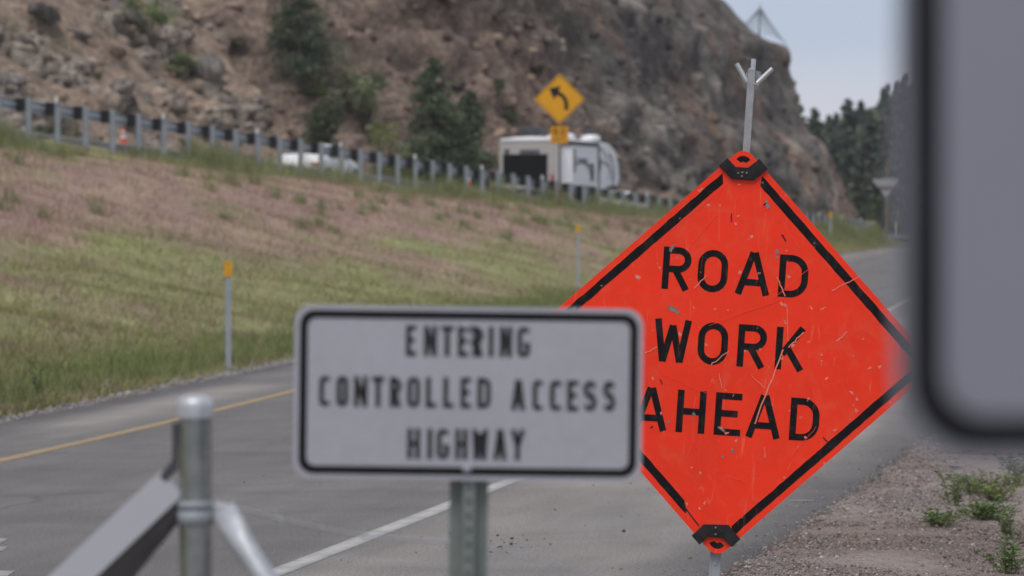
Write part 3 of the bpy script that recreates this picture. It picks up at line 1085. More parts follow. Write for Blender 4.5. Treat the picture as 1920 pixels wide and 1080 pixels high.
# ------------------------------------------------------------------ trees, bushes, weeds
def leaf_quads(C_, size, rng, cols, aspect=0.55, up=0.0):
    n = len(C_)
    a = rng.normal(size=(n, 3))
    a[:, 2] += up
    a /= np.linalg.norm(a, axis=1)[:, None]
    b = np.cross(a, rng.normal(size=(n, 3)))
    b /= np.linalg.norm(b, axis=1)[:, None] + 1e-9
    s = (np.asarray(size) * rng.uniform(0.6, 1.3, n))[:, None]
    V = np.stack([C_ - a * s * 0.5, C_ + b * s * aspect * 0.5, C_ + a * s * 0.5, C_ - b * s * aspect * 0.5], 1).reshape(-1, 3)
    Fc = np.arange(4 * n).reshape(-1, 4)
    return V, Fc, np.repeat(cols, 4, 0)


def conifer(name, label, base, height, spread, rng_seed, col=(0.035, 0.055, 0.03), dens=1.0, low=0.12, group=None, lean=0.0, leaf=None):
    rng = np.random.default_rng(rng_seed)
    t = thing(name, label, 'tree', base, 0, group)
    tr = height * 0.018 + 0.03
    mb = MB()
    top = Vector((lean, 0, height))
    mb.path([Vector((0, 0, -0.6)), top * 0.35, top * 0.7, top], [tr * 1.3, tr, tr * 0.6, 0.012], 8)
    pts, cols = [], []
    nb = int(62 * dens)
    for i in range(nb):
        h = low + (1 - low) * (i + rng.random()) / nb
        L = spread * (1 - h) ** 0.72 * rng.uniform(0.6, 1.18) + 0.05 * spread
        if h < low + 0.12:
            L *= 0.75
        az = rng.uniform(0, 2 * math.pi)
        d = np.array([math.cos(az), math.sin(az), rng.uniform(-0.25, 0.12)])
        o = np.array([lean * h, 0, height * h])
        e = o + d * L
        if i % 2 == 0:
            mb.tube(o, e, tr * 0.3 * (1 - h) + 0.01, 0.006, 4, False)
        k = int(46 * dens * (0.35 + L / spread))
        u = rng.uniform(0.12, 1.0, k) ** 0.75
        q = o + np.outer(u * L, d) + rng.normal(size=(k, 3)) * (0.06 + 0.10 * L) * np.array([1, 1, 0.55])
        q[:, 2] -= 0.1 * L * u ** 2
        pts.append(q)
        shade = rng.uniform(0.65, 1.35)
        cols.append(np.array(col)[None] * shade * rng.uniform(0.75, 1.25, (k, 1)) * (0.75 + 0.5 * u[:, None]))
    mb.build('trunk', M['bark'], t)
    C_ = np.concatenate(pts)
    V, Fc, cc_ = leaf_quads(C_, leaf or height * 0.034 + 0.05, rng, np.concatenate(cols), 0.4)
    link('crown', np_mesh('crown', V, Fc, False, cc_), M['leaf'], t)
    return t


def bush(name, label, base, w, h, rng_seed, col=(0.07, 0.1, 0.035), n=1500, cat='bush', clumps=9, leaf=0.14, group=None, stem=True, open_=0.5):
    rng = np.random.default_rng(rng_seed)
    if max(col) < 0.16:
        col = tuple(c * 1.3 for c in col)
    t = thing(name, label, cat, base, 0, group)
    mb = MB()
    pts, cols = [], []
    for i in range(clumps):
        a, rr_ = rng.uniform(0, 2 * math.pi), math.sqrt(rng.random()) * w * 0.36
        hz_ = h * rng.uniform(0.28, 0.86) * (1 - 0.25 * rr_ / w)
        c = np.array([rr_ * math.cos(a), rr_ * math.sin(a), hz_])
        rad = np.array([w * 0.2, w * 0.2, h * 0.17]) * rng.uniform(0.7, 1.25)
        if stem:
            mb.path([Vector((0, 0, -0.25)), Vector(c * 0.5) + Vector((0, 0, 0.05 * h)), Vector(c)], [0.018 * h + 0.008, 0.012 * h + 0.006, 0.006], 5)
        k = n // clumps
        q = rng.normal(size=(k, 3))
        q /= np.linalg.norm(q, axis=1)[:, None]
        q *= (rng.random((k, 1)) ** open_)
        pts.append(c + q * rad)
        cols.append(np.array(col)[None] * rng.uniform(0.6, 1.4) * rng.uniform(0.75, 1.25, (k, 1)))
    if stem:
        mb.build('trunk' if cat == 'tree' else 'stem', M['bark'], t)
    V, Fc, cc_ = leaf_quads(np.concatenate(pts), leaf, rng, np.concatenate(cols), 0.6)
    link('crown' if cat == 'tree' else 'foliage', np_mesh('foliage', V, Fc, False, cc_), M['leaf'], t)
    return t


def behind(px, py, y):
    return at(px, py, y)


def on_main(px, t):
    s = s_at(px, t)
    return Vector(P(s, t)), s


# pine in the gully
b = hill_point(560, 170, 76)
conifer('pine_tree', 'tall dark pine growing in the gully behind the spur', b, 7.4, 2.8, 41, (0.085, 0.115, 0.068), 2.0, 0.12, leaf=0.2)
b, _ = on_main(606, 11.5)
bush('juniper_tree', 'dark dense juniper tree between the spur foot and the leafy tree', b, 3.0, 5.4, 43, (0.1, 0.115, 0.07), 5200, 'tree', 13, 0.15)
b = hill_point(692, 250, 76)
bush('leafy_tree', 'pale green open leafy tree behind the bright round bush', b, 3.6, 4.2, 47, (0.18, 0.205, 0.115), 4200, 'tree', 10, 0.17, open_=0.6)
b, _ = on_main(724, 11.0)
bush('round_bush', 'bright yellow green round bush left of the wide conifer', b, 2.5, 4.2, 53, (0.19, 0.215, 0.08), 2600, 'bush', 10, 0.12)
b, _ = on_main(812, 11.6)
conifer('conifer_tree', 'wide dark green conifer beside the trailer, taller of the touching pair', b, 7.1, 2.75, 59, (0.085, 0.115, 0.066), 2.4, 0.03, leaf=0.2)
b, _ = on_main(882, 11.0)
conifer('conifer_tree', 'short dark conifer touching the wide one, nearest the trailer', b, 5.9, 2.1, 61, (0.085, 0.115, 0.066), 2.0, 0.03, leaf=0.2)
# bushes clinging to the slopes
for i, (px, py, w, h, col, lab) in enumerate((
        (290, 85, 3.0, 3.0, (0.1, 0.135, 0.055), 'green bush beside the big flat boulder high on the spur'),
        (332, 140, 2.4, 1.4, (0.135, 0.155, 0.075), 'round green shrub midway down the spur'),
        (190, 145, 0.45, 0.3, (0.1, 0.12, 0.04), 'small green tuft on the bare brown slope'),
        (418, 170, 0.5, 0.6, (0.075, 0.095, 0.045), 'small shrub among rocks near the spur foot'),
        (448, 90, 1.2, 0.5, (0.13, 0.13, 0.065), 'pale low shrub on the ridge of the spur'),
        (488, 78, 1.1, 0.8, (0.07, 0.08, 0.045), 'grey green shrub left of the gully pine'),
        (580, 190, 2.2, 1.3, (0.085, 0.115, 0.035), 'bright green shrub under the gully pine'),
        (912, 135, 3.0, 2.8, (0.075, 0.09, 0.055), 'dark bush clinging to the reddish cliff'),
        (940, 175, 1.1, 0.9, (0.075, 0.09, 0.05), 'grey green shrub on the cliff below the dark bush'),
        (965, 235, 1.2, 0.9, (0.08, 0.095, 0.05), 'low green shrub at the cliff foot above the trailer'),
        (640, 215, 1.4, 1.2, (0.07, 0.09, 0.04), 'mid green shrub behind the juniper'))):
    bush('shrub', lab, hill_point(px, py, 76 if 480 < px < 900 else -99), w, h, 100 + i, col, int(500 + 500 * w), 'bush', 8, 0.12, 'shrubs on the rocky slopes')
b, s_ = on_main(84, 6.0)
b, _ = on_main(80, 12.5)
bush('dark_bush', 'dark green bush seen under the guardrail rail at the far side of the highway', b, 2.6, 2.1, 131, (0.035, 0.05, 0.025), 1800, 'bush', 9, 0.15)

# wooded slope past the cliff
wood = [
    (1527, 205, 362, 9.5, 1.7, 'pale pointed conifer standing just past the cliff edge'),
    (1590, 186, 385, 12.5, 2.4, 'tall dark broad conifer in the gap right of the cliff'),
    (1632, 210, 372, 10.0, 1.9, 'dark conifer right of the tall broad one past the cliff'),
    (1664, 160, 400, 13.0, 2.4, 'high conifer near the edge of the blurred sign'),
    (1702, 140, 392, 13.0, 2.6, 'tallest conifer beside the edge of the blurred sign'),
]
for i, (px, py, y, h, sp, lab) in enumerate(wood):
    p = at(px, py, y)
    conifer('conifer_tree', lab, (p.x, p.y, p.z - h), h, sp * 1.25, 200 + i, (0.092, 0.114, 0.095), 1.6, 0.05, 'conifers on the wooded slope', leaf=0.5)  # leaf colour lightened and blued, so distance haze is painted into it
k = 0
rngw = np.random.default_rng(77)
for row, (y, top) in enumerate(((350, 300), (366, 265), (382, 240), (410, 215), (425, 190))):
    for px in np.arange(1512 + 14 * (row % 2), 1752, 34):
        px2 = px + rngw.uniform(-9, 9)
        y2 = y + rngw.uniform(-5, 5)
        x = (px2 - 960) / F * y2
        z = float(ground_z(np.array([x]), np.array([y2]))[0])
        zt = CAMZ + (440 - (top + rngw.uniform(-18, 28) - (px2 - 1600) * 0.28)) / F * y2
        h = float(np.clip(zt - z, 2.5, 9.0))
        conifer('conifer_tree', 'dark conifer lost among its like on the wooded slope past the cliff', (x, y2, z - 0.2), h, h * 0.3, 300 + k, (0.09, 0.112, 0.092) if rngw.random() < 0.7 else (0.12, 0.135, 0.095), 0.8, 0.03, 'conifers massed on the wooded slope', leaf=0.55)  # distance haze painted into these paler leaf colours too
        k += 1
for i, (px, py, w, h, lab) in enumerate(((1644, 400, 4.2, 4.4, 'bright green leafy bush at the foot of the wooded slope'), (1672, 430, 3.0, 2.2, 'low green bush below the triangular sign back'))):
    p = at(px, py, 330)
    bush('leafy_bush', lab, (p.x, p.y, p.z - h * 0.55), w, h, 400 + i, (0.06, 0.085, 0.035), 1500, 'bush', 10, 0.3)


# ------------------------------------------------------------------ grass on the embankment
def blades(name, label, x, y, h, w, cols, rng, z=None, lean=0.35):
    n = len(x)
    z = ground_z(x, y) if z is None else z
    az = rng.uniform(0, 2 * math.pi, n)
    ln = rng.normal(0, lean, (n, 2)) * h[:, None]
    dx_, dy_ = np.cos(az) * w / 2, np.sin(az) * w / 2
    base = np.stack([x, y, z - 0.02], 1)
    mid = base + np.stack([ln[:, 0] * 0.35, ln[:, 1] * 0.35, h * 0.6], 1)
    o = np.stack([dx_, dy_, 0 * dx_], 1)
    tip = base + np.stack([ln[:, 0], ln[:, 1], h], 1)
    V = np.stack([base - o, base + o, mid + o * 0.8, tip, mid - o * 0.8], 1).reshape(-1, 3)
    i = np.arange(n) * 5
    Fc = np.concatenate([np.stack([i, i + 1, i + 2], 1), np.stack([i, i + 2, i + 4], 1), np.stack([i + 4, i + 2, i + 3], 1)])
    c = np.repeat(cols, 5, 0).reshape(n, 5, 3).copy()
    c[:, :2] *= 0.9
    return tag(link(name, np_mesh(name, V, Fc, False, c.reshape(-1, 3)), M['grass']), label, 'grass', kind='stuff')


def emb_points(n, rng, ymin, ymax, pw=1.0):
    y = ymin + (ymax - ymin) * rng.random(n) ** pw
    lo = np.maximum(xg(y) + 0.1, (-40 - 960) / F * y)
    hi = np.minimum(f_xl(y) - 0.2, (1740 - 960) / F * y)
    x = lo + (hi - lo) * rng.random(n)
    k = hi > lo
    return x[k], y[k]


rg = np.random.default_rng(5)
x, y = emb_points(250000, rg, 30, 232, 1.3)
gr, n2 = veg(x, y)
isg = rg.random(len(x)) < gr
keep = isg | (rg.random(len(x)) < 0.8)
x, y, gr, isg, n2 = x[keep], y[keep], gr[keep], isg[keep], n2[keep]
tuft = fbm(np.stack([x / 0.5, y / 0.9, 0 * x + 30], 1), 2)
h = np.where(isg, rg.uniform(0.04, 0.14, len(x)), rg.uniform(0.05, 0.16, len(x))) * (0.4 + 1.2 * tuft)
w = rg.uniform(0.004, 0.009, len(x)) * (1 + y / 60)
cg = GREEN[None] * rg.uniform(0.82, 1.18, (len(x), 1))
yl = rg.random((len(x), 1)) < 0.3
cg = np.where(yl, GREEN2[None] * rg.uniform(0.8, 1.2, (len(x), 1)), cg)
cm = np.where(rg.random((len(x), 1)) < 0.3, TAN[None], MAUVE[None]) * rg.uniform(0.85, 1.15, (len(x), 1))
blades('grass', 'green and dry mauve grass covering the embankment below the guardrail', x, y, h, w, np.where(isg[:, None], cg, cm) * (0.85 + 0.3 * n2[:, None]), rg)
# tall weeds against the guardrail posts
n = 60000
s = rg.uniform(-6, 122, n)
cl_ = fbm(np.stack([s / 1.6, 0 * s, 0 * s], 1), 3)
k = (rg.random(n) < sstep(0.38, 0.62, cl_)) & ~((s > 14) & (s < 34) & (rg.random(n) < 0.75))
s = s[k]
t = -np.abs(rg.normal(0.3, 1.3, len(s)))
x, y, z = P(s, t)
h = rg.uniform(0.25, 0.95, len(s)) * sstep(0.3, 0.75, fbm(np.stack([s / 1.6, 0 * s, 0 * s], 1), 3)) * 1.2 * np.clip(1.15 + 0.35 * t, 0.3, 1) + 0.08
# scattered clumps further down the bank
nc = 260
cy_ = 48 + 150 * rg.random(nc) ** 1.1
fr_ = rg.uniform(0.25, 1.0, nc) ** 0.7
cx_ = f_xl(cy_) - fr_ * (f_xl(cy_) - xg(cy_))
kk = (cx_ > xg(cy_)) & (f_xl(cy_) - xg(cy_) > 3)
cx_, cy_ = cx_[kk], cy_[kk]
per = 70
sz = np.repeat(rg.uniform(0.4, 1.0, len(cx_)), per)
x = np.r_[x, np.repeat(cx_, per) + rg.normal(0, 0.16, len(sz)) * sz]
y = np.r_[y, np.repeat(cy_, per) + rg.normal(0, 0.22, len(sz)) * sz]
h = np.r_[h, rg.uniform(0.15, 0.6, len(sz)) * sz]
s = np.zeros(len(x))
cols = np.array([0.24, 0.26, 0.125])[None] * rg.uniform(0.65, 1.25, (len(s), 1))
blades('tall_grass', 'tall green weeds growing up against the guardrail posts', x, y, h, rg.uniform(0.01, 0.022, len(s)), cols, rg, lean=0.2)
# dense green fringe next to the gravel strip
n = 34000
y = 29 + 62 * rg.random(n) ** 1.2
x = f_xl(y) - 0.32 - np.abs(rg.normal(0, 0.75, n))
h = rg.uniform(0.06, 0.24, n) * (0.6 + 0.9 * fbm(np.stack([x, y, 0 * x], 1), 3))
cols = np.array([0.18, 0.215, 0.085])[None] * rg.uniform(0.65, 1.35, (n, 1))
blades('verge_grass', 'short dark green grass fringe along the gravel strip of the ramp', x, y, h, rg.uniform(0.004, 0.009, n), cols, rg)


def weed(base, h, spread, seed, label, n_st=14, col=(0.085, 0.12, 0.04), leafw=0.2):
    col = tuple(c * 1.55 for c in col)
    rng = np.random.default_rng(seed)
    t = thing('weed_plant', label, 'plant', base, 0, 'weeds on the gravel verge')
    mb = MB()
    pts, dirs, cols = [], [], []
    for i in range(n_st):
        az = rng.uniform(0, 2 * math.pi)
        l = h * rng.uniform(0.35, 1.1)
        out = spread * rng.uniform(0.3, 1.5)
        p0 = Vector((rng.normal(0, spread * 0.25), rng.normal(0, spread * 0.25), -0.01))
        p2 = p0 + Vector((math.cos(az) * out, math.sin(az) * out, l))
        p1 = (p0 + p2) / 2 + Vector((0, 0, l * 0.12)) - Vector((math.cos(az) * out * 0.12, math.sin(az) * out * 0.12, 0))
        mb.path([p0, p1, p2], [0.0026, 0.002, 0.001], 5)
        for k in range(int(l / 0.009)):
            u = rng.uniform(0.12, 1.0)
            q = p0.lerp(p1, u * 2) if u < 0.5 else p1.lerp(p2, u * 2 - 1)
            pts.append(np.array(q))
            a2 = rng.uniform(0, 2 * math.pi)
            dirs.append((math.cos(a2), math.sin(a2), rng.uniform(0.2, 1.1)))
            cols.append(np.array(col) * rng.uniform(0.7, 1.35))
    mb.build('stem', mat('weed_stem', (0.12, 0.15, 0.06), (0.16, 0.15, 0.08), 20, 0.7) if 'weed_stem' not in bpy.data.materials else bpy.data.materials['weed_stem'], t)
    C_, D_ = np.array(pts), np.array(dirs)
    D_ /= np.linalg.norm(D_, axis=1)[:, None]
    ll = rng.uniform(0.022, 0.055, len(C_))[:, None]
    sd = np.cross(D_, rng.normal(size=D_.shape))
    sd /= np.linalg.norm(sd, axis=1)[:, None]
    wv = ll * leafw * 0.5
    V = np.stack([C_, C_ + D_ * ll * 0.5 + sd * wv, C_ + D_ * ll - np.array([[0, 0, 1]]) * ll * 0.2, C_ + D_ * ll * 0.5 - sd * wv], 1).reshape(-1, 3)
    link('foliage', np_mesh('foliage', V, np.arange(len(V)).reshape(-1, 4), False, np.repeat(np.array(cols), 4, 0)), M['leaf'], t)
    return t


def verge(px, py):
    y = 18.0
    for _ in range(30):
        p = at(px, py, y)
        z = float(verge_z(p.x - f_xr(y), y))
        y = F * (CAMZ - z) / (py - 440)
    return at(px, py, y)


for i, (px, py, h, sp, st, col, lab) in enumerate((
        (1760, 985, 0.09, 0.13, 60, (0.075, 0.115, 0.04), 'low dense green weed, leftmost on the gravel verge'),
        (1790, 950, 0.24, 0.1, 14, (0.1, 0.14, 0.05), 'tall thin weed behind the low dense one on the gravel'),
        (1846, 975, 0.12, 0.16, 70, (0.07, 0.11, 0.038), 'wide low green weed in the middle of the gravel verge'),
        (1868, 940, 0.17, 0.15, 46, (0.13, 0.16, 0.055), 'yellow green bushy weed behind the wide low one'),
        (1826, 925, 0.15, 0.15, 34, (0.085, 0.125, 0.05), 'upright weed right under the blurred sign corner'),
        (1905, 910, 0.24, 0.13, 20, (0.085, 0.12, 0.05), 'weed at the picture edge under the blurred sign'),
        (1893, 1010, 0.2, 0.08, 14, (0.085, 0.12, 0.045), 'upright small weed below the wide low one'),
        (1885, 1076, 0.19, 0.11, 26, (0.08, 0.12, 0.045), 'green weed in the bottom corner of the gravel verge'))):
    weed(verge(px, py), h, sp, 500 + i, lab, st, col)
# isolated taller weeds on the embankment fringe
for i, (px, py, h, lab) in enumerate(((70, 755, 0.42, 'tall thin weed rising from the grass fringe left of the fence post'), (1235, 0, 0, ''))):
    if h:
        y = 36.0
        for _ in range(20):
            p = at(px, py, y)
            y = F * (CAMZ - float(ground_z(np.array([p.x]), np.array([y]))[0])) / (py - 440)
        weed(at(px, py, y), h, 0.08, 560 + i, lab, 10, (0.1, 0.13, 0.05), 0.3)

# ------------------------------------------------------------------ guardrail
gr_root = thing('guardrail', 'galvanised guardrail with black blockouts along the raised highway', 'guardrail', P(0.0, 0.0))
inv = Vector(P(0.0, 0.0))


def gl(s, t, dz):
    return Vector(P(s, t, dz)) - inv


def g_top(s):
    return 1.03 - 0.30 * float(sstep(0, 75, s))


post_pr = [(-0.05, -0.075), (0.05, -0.075), (0.05, -0.066), (0.006, -0.066), (0.006, 0.066), (0.05, 0.066), (0.05, 0.075), (-0.05, 0.075), (-0.05, 0.066), (-0.006, 0.066), (-0.006, -0.066), (-0.05, -0.066)]
pm = MB()
nn = len(post_pr)
pm.add([(a, b_, -1.9) for a, b_ in post_pr] + [(a, b_, 0.0) for a, b_ in post_pr], [tuple(range(nn)), tuple(range(nn, 2 * nn))] + [(i, (i + 1) % nn, nn + (i + 1) % nn, nn + i) for i in range(nn)])
post_me = pm.mesh('guardrail_post')
post_me.materials.append(M['galv_dull'])
blk_me = MB().box((0, 0, 0), (0.15, 0.24, 0.37)).mesh('blockout')
blk_me.materials.append(M['block'])
ref_me = MB().prism(round_poly([(-0.045, -0.07), (0.045, -0.07), (0.045, 0.09), (-0.045, 0.09)], 0.03), -0.006, 0.006).mesh('reflector')
ref_me.materials.append(M['white_refl'])
sp = 1.905
for i in range(-2, 65):
    s = i * sp
    tp = g_top(s)
    th = float(np.interp(s, S, TH))
    o = link('post', post_me, None, gr_root, gl(s, -0.09, tp))
    o.rotation_euler = (0, 0, -th + math.pi / 2)
    bl = link('blockout', blk_me, None, gr_root, gl(s, 0.115, tp - 0.2))
    bl.rotation_euler = (0, 0, -th + math.pi / 2)
    if i % 4 == 1:
        rf = link('reflector', ref_me, None, o, Vector((-0.06, 0.0, 0.03)))
        rf.rotation_euler = (0, 0, -math.pi / 2)
W_PR = [(0.24, 0.155), (0.3, 0.12), (0.3, 0.07), (0.235, 0.03), (0.235, -0.03), (0.3, -0.07), (0.3, -0.12), (0.24, -0.155)]
for i in range(-2, 64, 2):
    a, b_ = i * sp, min((i + 2) * sp, 64 * sp)
    mb = MB()
    vs = []
    for q in (a - 0.08, b_ + 0.08):
        tp = g_top(q) - 0.2
        off = 0.004 if q < b_ else 0.0
        for t, z in W_PR:
            vs.append(gl(q, t + off, tp + z))
        for t, z in W_PR[::-1]:
            vs.append(gl(q, t + off - 0.006, tp + z))
    k = len(W_PR) * 2
    mb.add(vs, [(j, (j + 1) % k, k + (j + 1) % k, k + j) for j in range(k)] + [tuple(range(k)), tuple(range(k, 2 * k))])
    mb.build('rail_section', M['rail'], gr_root)
# end terminal
q = 64 * sp
MB().box(gl(q + 0.3, 0.12, g_top(q) - 0.2), (0.5, 0.12, 0.5)).build('end_terminal', M['white_refl'], gr_root, bevel=0.03)


# ------------------------------------------------------------------ lettering
def strip(pts, w, closed=False):
    """outline polygon strip with mitred joins: list of quads' points"""
    P_ = [Vector(p) for p in pts]
    n = len(P_)
    L_, R_ = [], []
    for i in range(n):
        if closed:
            a, b = P_[i - 1], P_[(i + 1) % n]
            d1, d2 = (P_[i] - a).normalized(), (b - P_[i]).normalized()
        else:
            d1 = (P_[i] - P_[i - 1]).normalized() if i > 0 else None
            d2 = (P_[i + 1] - P_[i]).normalized() if i < n - 1 else None
            d1 = d1 or d2
            d2 = d2 or d1
        m = (d1 + d2).normalized()
        nrm = Vector((-m.y, m.x))
        k = w / 2 / max(0.35, m.dot(d1))
        L_.append(P_[i] + nrm * k)
        R_.append(P_[i] - nrm * k)
    return L_, R_


def arc(cx, cy, rx, ry, a0, a1, n=9):
    return [(cx + rx * math.cos(R(a0 + (a1 - a0) * i / n)), cy + ry * math.sin(R(a0 + (a1 - a0) * i / n))) for i in range(n + 1)]


def glyph(ch, w, h, sw):
    """centre-line strokes [(points, closed)] in a w x h cell"""
    s = sw / 2
    l, r, b, t, m = s, w - s, s, h - s, h / 2
    cx = w / 2
    rx = (r - l) / 2
    if ch == 'R':
        rr_ = (t - m * 0.96) / 2
        return [([(l, 0), (l, h)], 0), ([(l, t), (r - rr_, t)] + arc(r - rr_, t - rr_, rr_, rr_, 90, -90)[1:] + [(l, t - 2 * rr_)], 0), ([(l + (r - l) * 0.42, t - 2 * rr_), (r - s * 0.15, 0)], 0)]
    if ch == 'D':
        c = min(rx * 1.25, (t - b) / 2)
        return [([(l, 0), (l, h)], 0), ([(l, t), (r - c, t)] + arc(r - c, t - c, c, c, 90, 0)[1:] + arc(r - c, b + c, c, c, 0, -90) + [(l, b)], 0)]
    if ch == 'O':
        q = rx
        return [(arc(cx, t - q, rx, q, 0, 180) + arc(cx, b + q, rx, q, 180, 360), 1)]
    if ch in 'CG':
        q = rx
        p = arc(cx, t - q, rx, q, 10, 180) + arc(cx, b + q, rx, q, 180, 350)
        if ch == 'C':
            return [(p, 0)]
        p = arc(cx, t - q, rx, q, 10, 180) + arc(cx, b + q, rx, q, 180, 360) + [(r, m - s * 0.2)]
        return [(p, 0), ([(r + s, m - s * 0.2 - s), (cx, m - s * 0.2 - s)], 0)]
    if ch == 'A':
        e = sw * 0.52
        ap = w / 2
        return [([(e, 0), (ap - e * 0.25, h)], 0), ([(w - e, 0), (ap + e * 0.25, h)], 0), ([(w * 0.22, h * 0.29), (w * 0.78, h * 0.29)], 0)]
    if ch == 'W':
        e = sw * 0.5
        return [([(e, h), (w * 0.27, 0)], 0), ([(w * 0.27, 0), (w * 0.5, h * 0.86)], 0), ([(w * 0.5, h * 0.86), (w * 0.73, 0)], 0), ([(w * 0.73, 0), (w - e, h)], 0)]
    if ch == 'K':
        return [([(l, 0), (l, h)], 0), ([(r, h), (l + s, h * 0.36)], 0), ([(l + (r - l) * 0.34, h * 0.53), (r, 0)], 0)]
    if ch == 'H':
        return [([(l, 0), (l, h)], 0), ([(r, 0), (r, h)], 0), ([(l, m), (r, m)], 0)]
    if ch == 'E':
        return [([(l, 0), (l, h)], 0), ([(l, t), (w, t)], 0), ([(l, m + s * 0.2), (w * 0.86, m + s * 0.2)], 0), ([(l, b), (w, b)], 0)]
    if ch == 'N':
        return [([(l, 0), (l, h)], 0), ([(r, 0), (r, h)], 0), ([(l, h - s), (r, s)], 0)]
    if ch == 'T':
        return [([(cx, 0), (cx, h)], 0), ([(0, t), (w, t)], 0)]
    if ch == 'I':
        return [([(cx, 0), (cx, h)], 0)]
    if ch == 'L':
        return [([(l, 0), (l, h)], 0), ([(l, b), (w, b)], 0)]
    if ch == 'Y':
        return [([(s, h), (cx, h * 0.45), (cx, 0)], 0), ([(w - s, h), (cx, h * 0.45)], 0)]
    if ch == 'S':
        q = (t - b) / 4
        return [(arc(cx, t - q, rx, q, 20, 270) + arc(cx, b + q, rx, q, 90, -160), 0)]
    if ch == 'M':
        return [([(l, 0), (l, h)], 0), ([(r, 0), (r, h)], 0), ([(l, h - s), (cx, h * 0.3)], 0), ([(r, h - s), (cx, h * 0.3)], 0)]
    if ch == 'P':
        rr_ = (t - m * 0.9) / 2
        return [([(l, 0), (l, h)], 0), ([(l, t), (r - rr_, t)] + arc(r - rr_, t - rr_, rr_, rr_, 90, -90)[1:] + [(l, t - 2 * rr_)], 0)]
    if ch == '5':
        q = min(rx, h * 0.28)
        return [([(w, t), (l, t), (l + s * 0.2, h * 0.52)], 0), ([(l, h * 0.52)] + arc(cx, b + h * 0.27 - s * 0.3, rx, h * 0.27 - s * 0.3, 110, -160), 0)]
    if ch == '6':
        q = h * 0.27
        return [(arc(cx, t - rx, rx, rx, 20, 180) + [(l, b + q)], 0), (arc(cx, b + q, rx, q, 0, 340, 14), 1)]
    if ch == '0':
        return glyph('O', w, h, sw)
    return []


def letter(ch, x, z, w, h, sw, front, m, parent, proud=0.0008):
    """one letter as a thin raised piece at (x, z) on a face at y = front"""
    mb = MB()
    for k, (pts, closed) in enumerate(glyph(ch, w, h, sw)):
        L_, R_ = strip(pts, sw, bool(closed))
        f0 = front - proud - 0.00012 * k
        n = len(L_)
        vs = [(x + p.x, f0, z + p.y) for p in L_] + [(x + p.x, f0, z + p.y) for p in R_]
        vs += [(a, front + 0.0002, c) for a, _, c in vs]
        fs = []
        rng_ = range(n) if closed else range(n - 1)
        for i in rng_:
            j = (i + 1) % n
            fs += [(i, j, n + j, n + i), (2 * n + i, i, n + i, 3 * n + i) if 0 else (i, 2 * n + i, 2 * n + j, j), (n + i, n + j, 3 * n + j, 3 * n + i)]
        if not closed:
            fs += [(0, n, 3 * n, 2 * n), (n - 1, 3 * n - 1, 4 * n - 1, 2 * n - 1)]
        mb.add(vs, fs)
    return mb.build('letter', m, parent)


# ------------------------------------------------------------------ ROAD WORK AHEAD sign
RW = thing('road_work_sign', 'scratched orange diamond sign reading ROAD WORK AHEAD on a metal stand', 'sign', at(1369.5, 660, 16.0))
RW.rotation_euler = (R(-3), R(3.9), R(-2))
CA, SA = math.cos(R(3.9)), math.sin(R(3.9))


def rw(px, py):
    dx, dz = (px - 1369.5) / 450.0, -(py - 660) / 450.0
    return (dx * CA - dz * SA, dx * SA + dz * CA)


HD = 0.862
dia = round_poly([(0, -HD), (HD, 0), (0, HD), (-HD, 0)], 0.052, 8)
# slightly nicked edge
o = MB().prism(dia, -0.004, 0.004).build('panel', M['orange_sheet'], RW)
o['label'] = 'bright orange scuffed panel'
ft = -0.004
d0, d1 = 0.026 * 1.414, 0.060 * 1.414      # border band measured along the diagonal
a_, b_ = HD - d0, HD - d1


def band(p, q, d, e):
    """piece of the black border between two corner fractions"""
    return [(p[0] * d, p[1] * d), (q[0] * d, q[1] * d), (q[0] * e, q[1] * e), (p[0] * e, p[1] * e)]


def lerp2(p, q, t):
    return (p[0] + (q[0] - p[0]) * t, p[1] + (q[1] - p[1]) * t)


cs = {'t': (0, 1), 'r': (1, 0), 'b': (0, -1), 'l': (-1, 0)}
for (p, q, u0, u1) in (('t', 'r', 0.10, 0.965), ('r', 'b', 0.035, 0.93), ('b', 'l', 0.17, 0.965), ('l', 't', 0.035, 0.90)):
    mb = MB()
    n = 34
    rg2 = np.random.default_rng(ord(p))
    vs, fs = [], []
    for i in range(n + 1):
        u = u0 + (u1 - u0) * i / n
        c = lerp2(cs[p], cs[q], u)
        ja, jb = rg2.normal(0, 0.0012, 2)
        taper = 0.35 if (i == 0 and p == 'b') else 1.0
        ea, eb = a_ + ja, a_ - (a_ - b_) * taper + jb
        vs += [(c[0] * ea, ft - 0.0007, c[1] * ea), (c[0] * eb, ft - 0.0007, c[1] * eb), (c[0] * ea, ft + 0.0002, c[1] * ea), (c[0] * eb, ft + 0.0002, c[1] * eb)]
    for i in range(n):
        k = i * 4
        fs += [(k, k + 4, k + 5, k + 1), (k, k + 2, k + 6, k + 4), (k + 1, k + 5, k + 7, k + 3)]
    fs += [(0, 1, 3, 2), (n * 4, n * 4 + 2, n * 4 + 3, n * 4 + 1)]
    mb.add(vs, fs).build('border_stripe', M['worn_black'], RW)
# corner arcs of the border seen through the clips
for sgn in (1, -1):
    c = (0, sgn * (HD - 0.052 * 1.414 - 0.004))
    a0, a1 = (35, 145) if sgn > 0 else (200, 325)
    ou, inn = arc(c[0], c[1], 0.036, 0.036, a0, a1, 10), arc(c[0], c[1], 0.012, 0.012, a0, a1, 10)
    MB().prism(ou + inn[::-1], ft - 0.0007, ft + 0.0002).build('corner_stripe', M['worn_black'], RW)

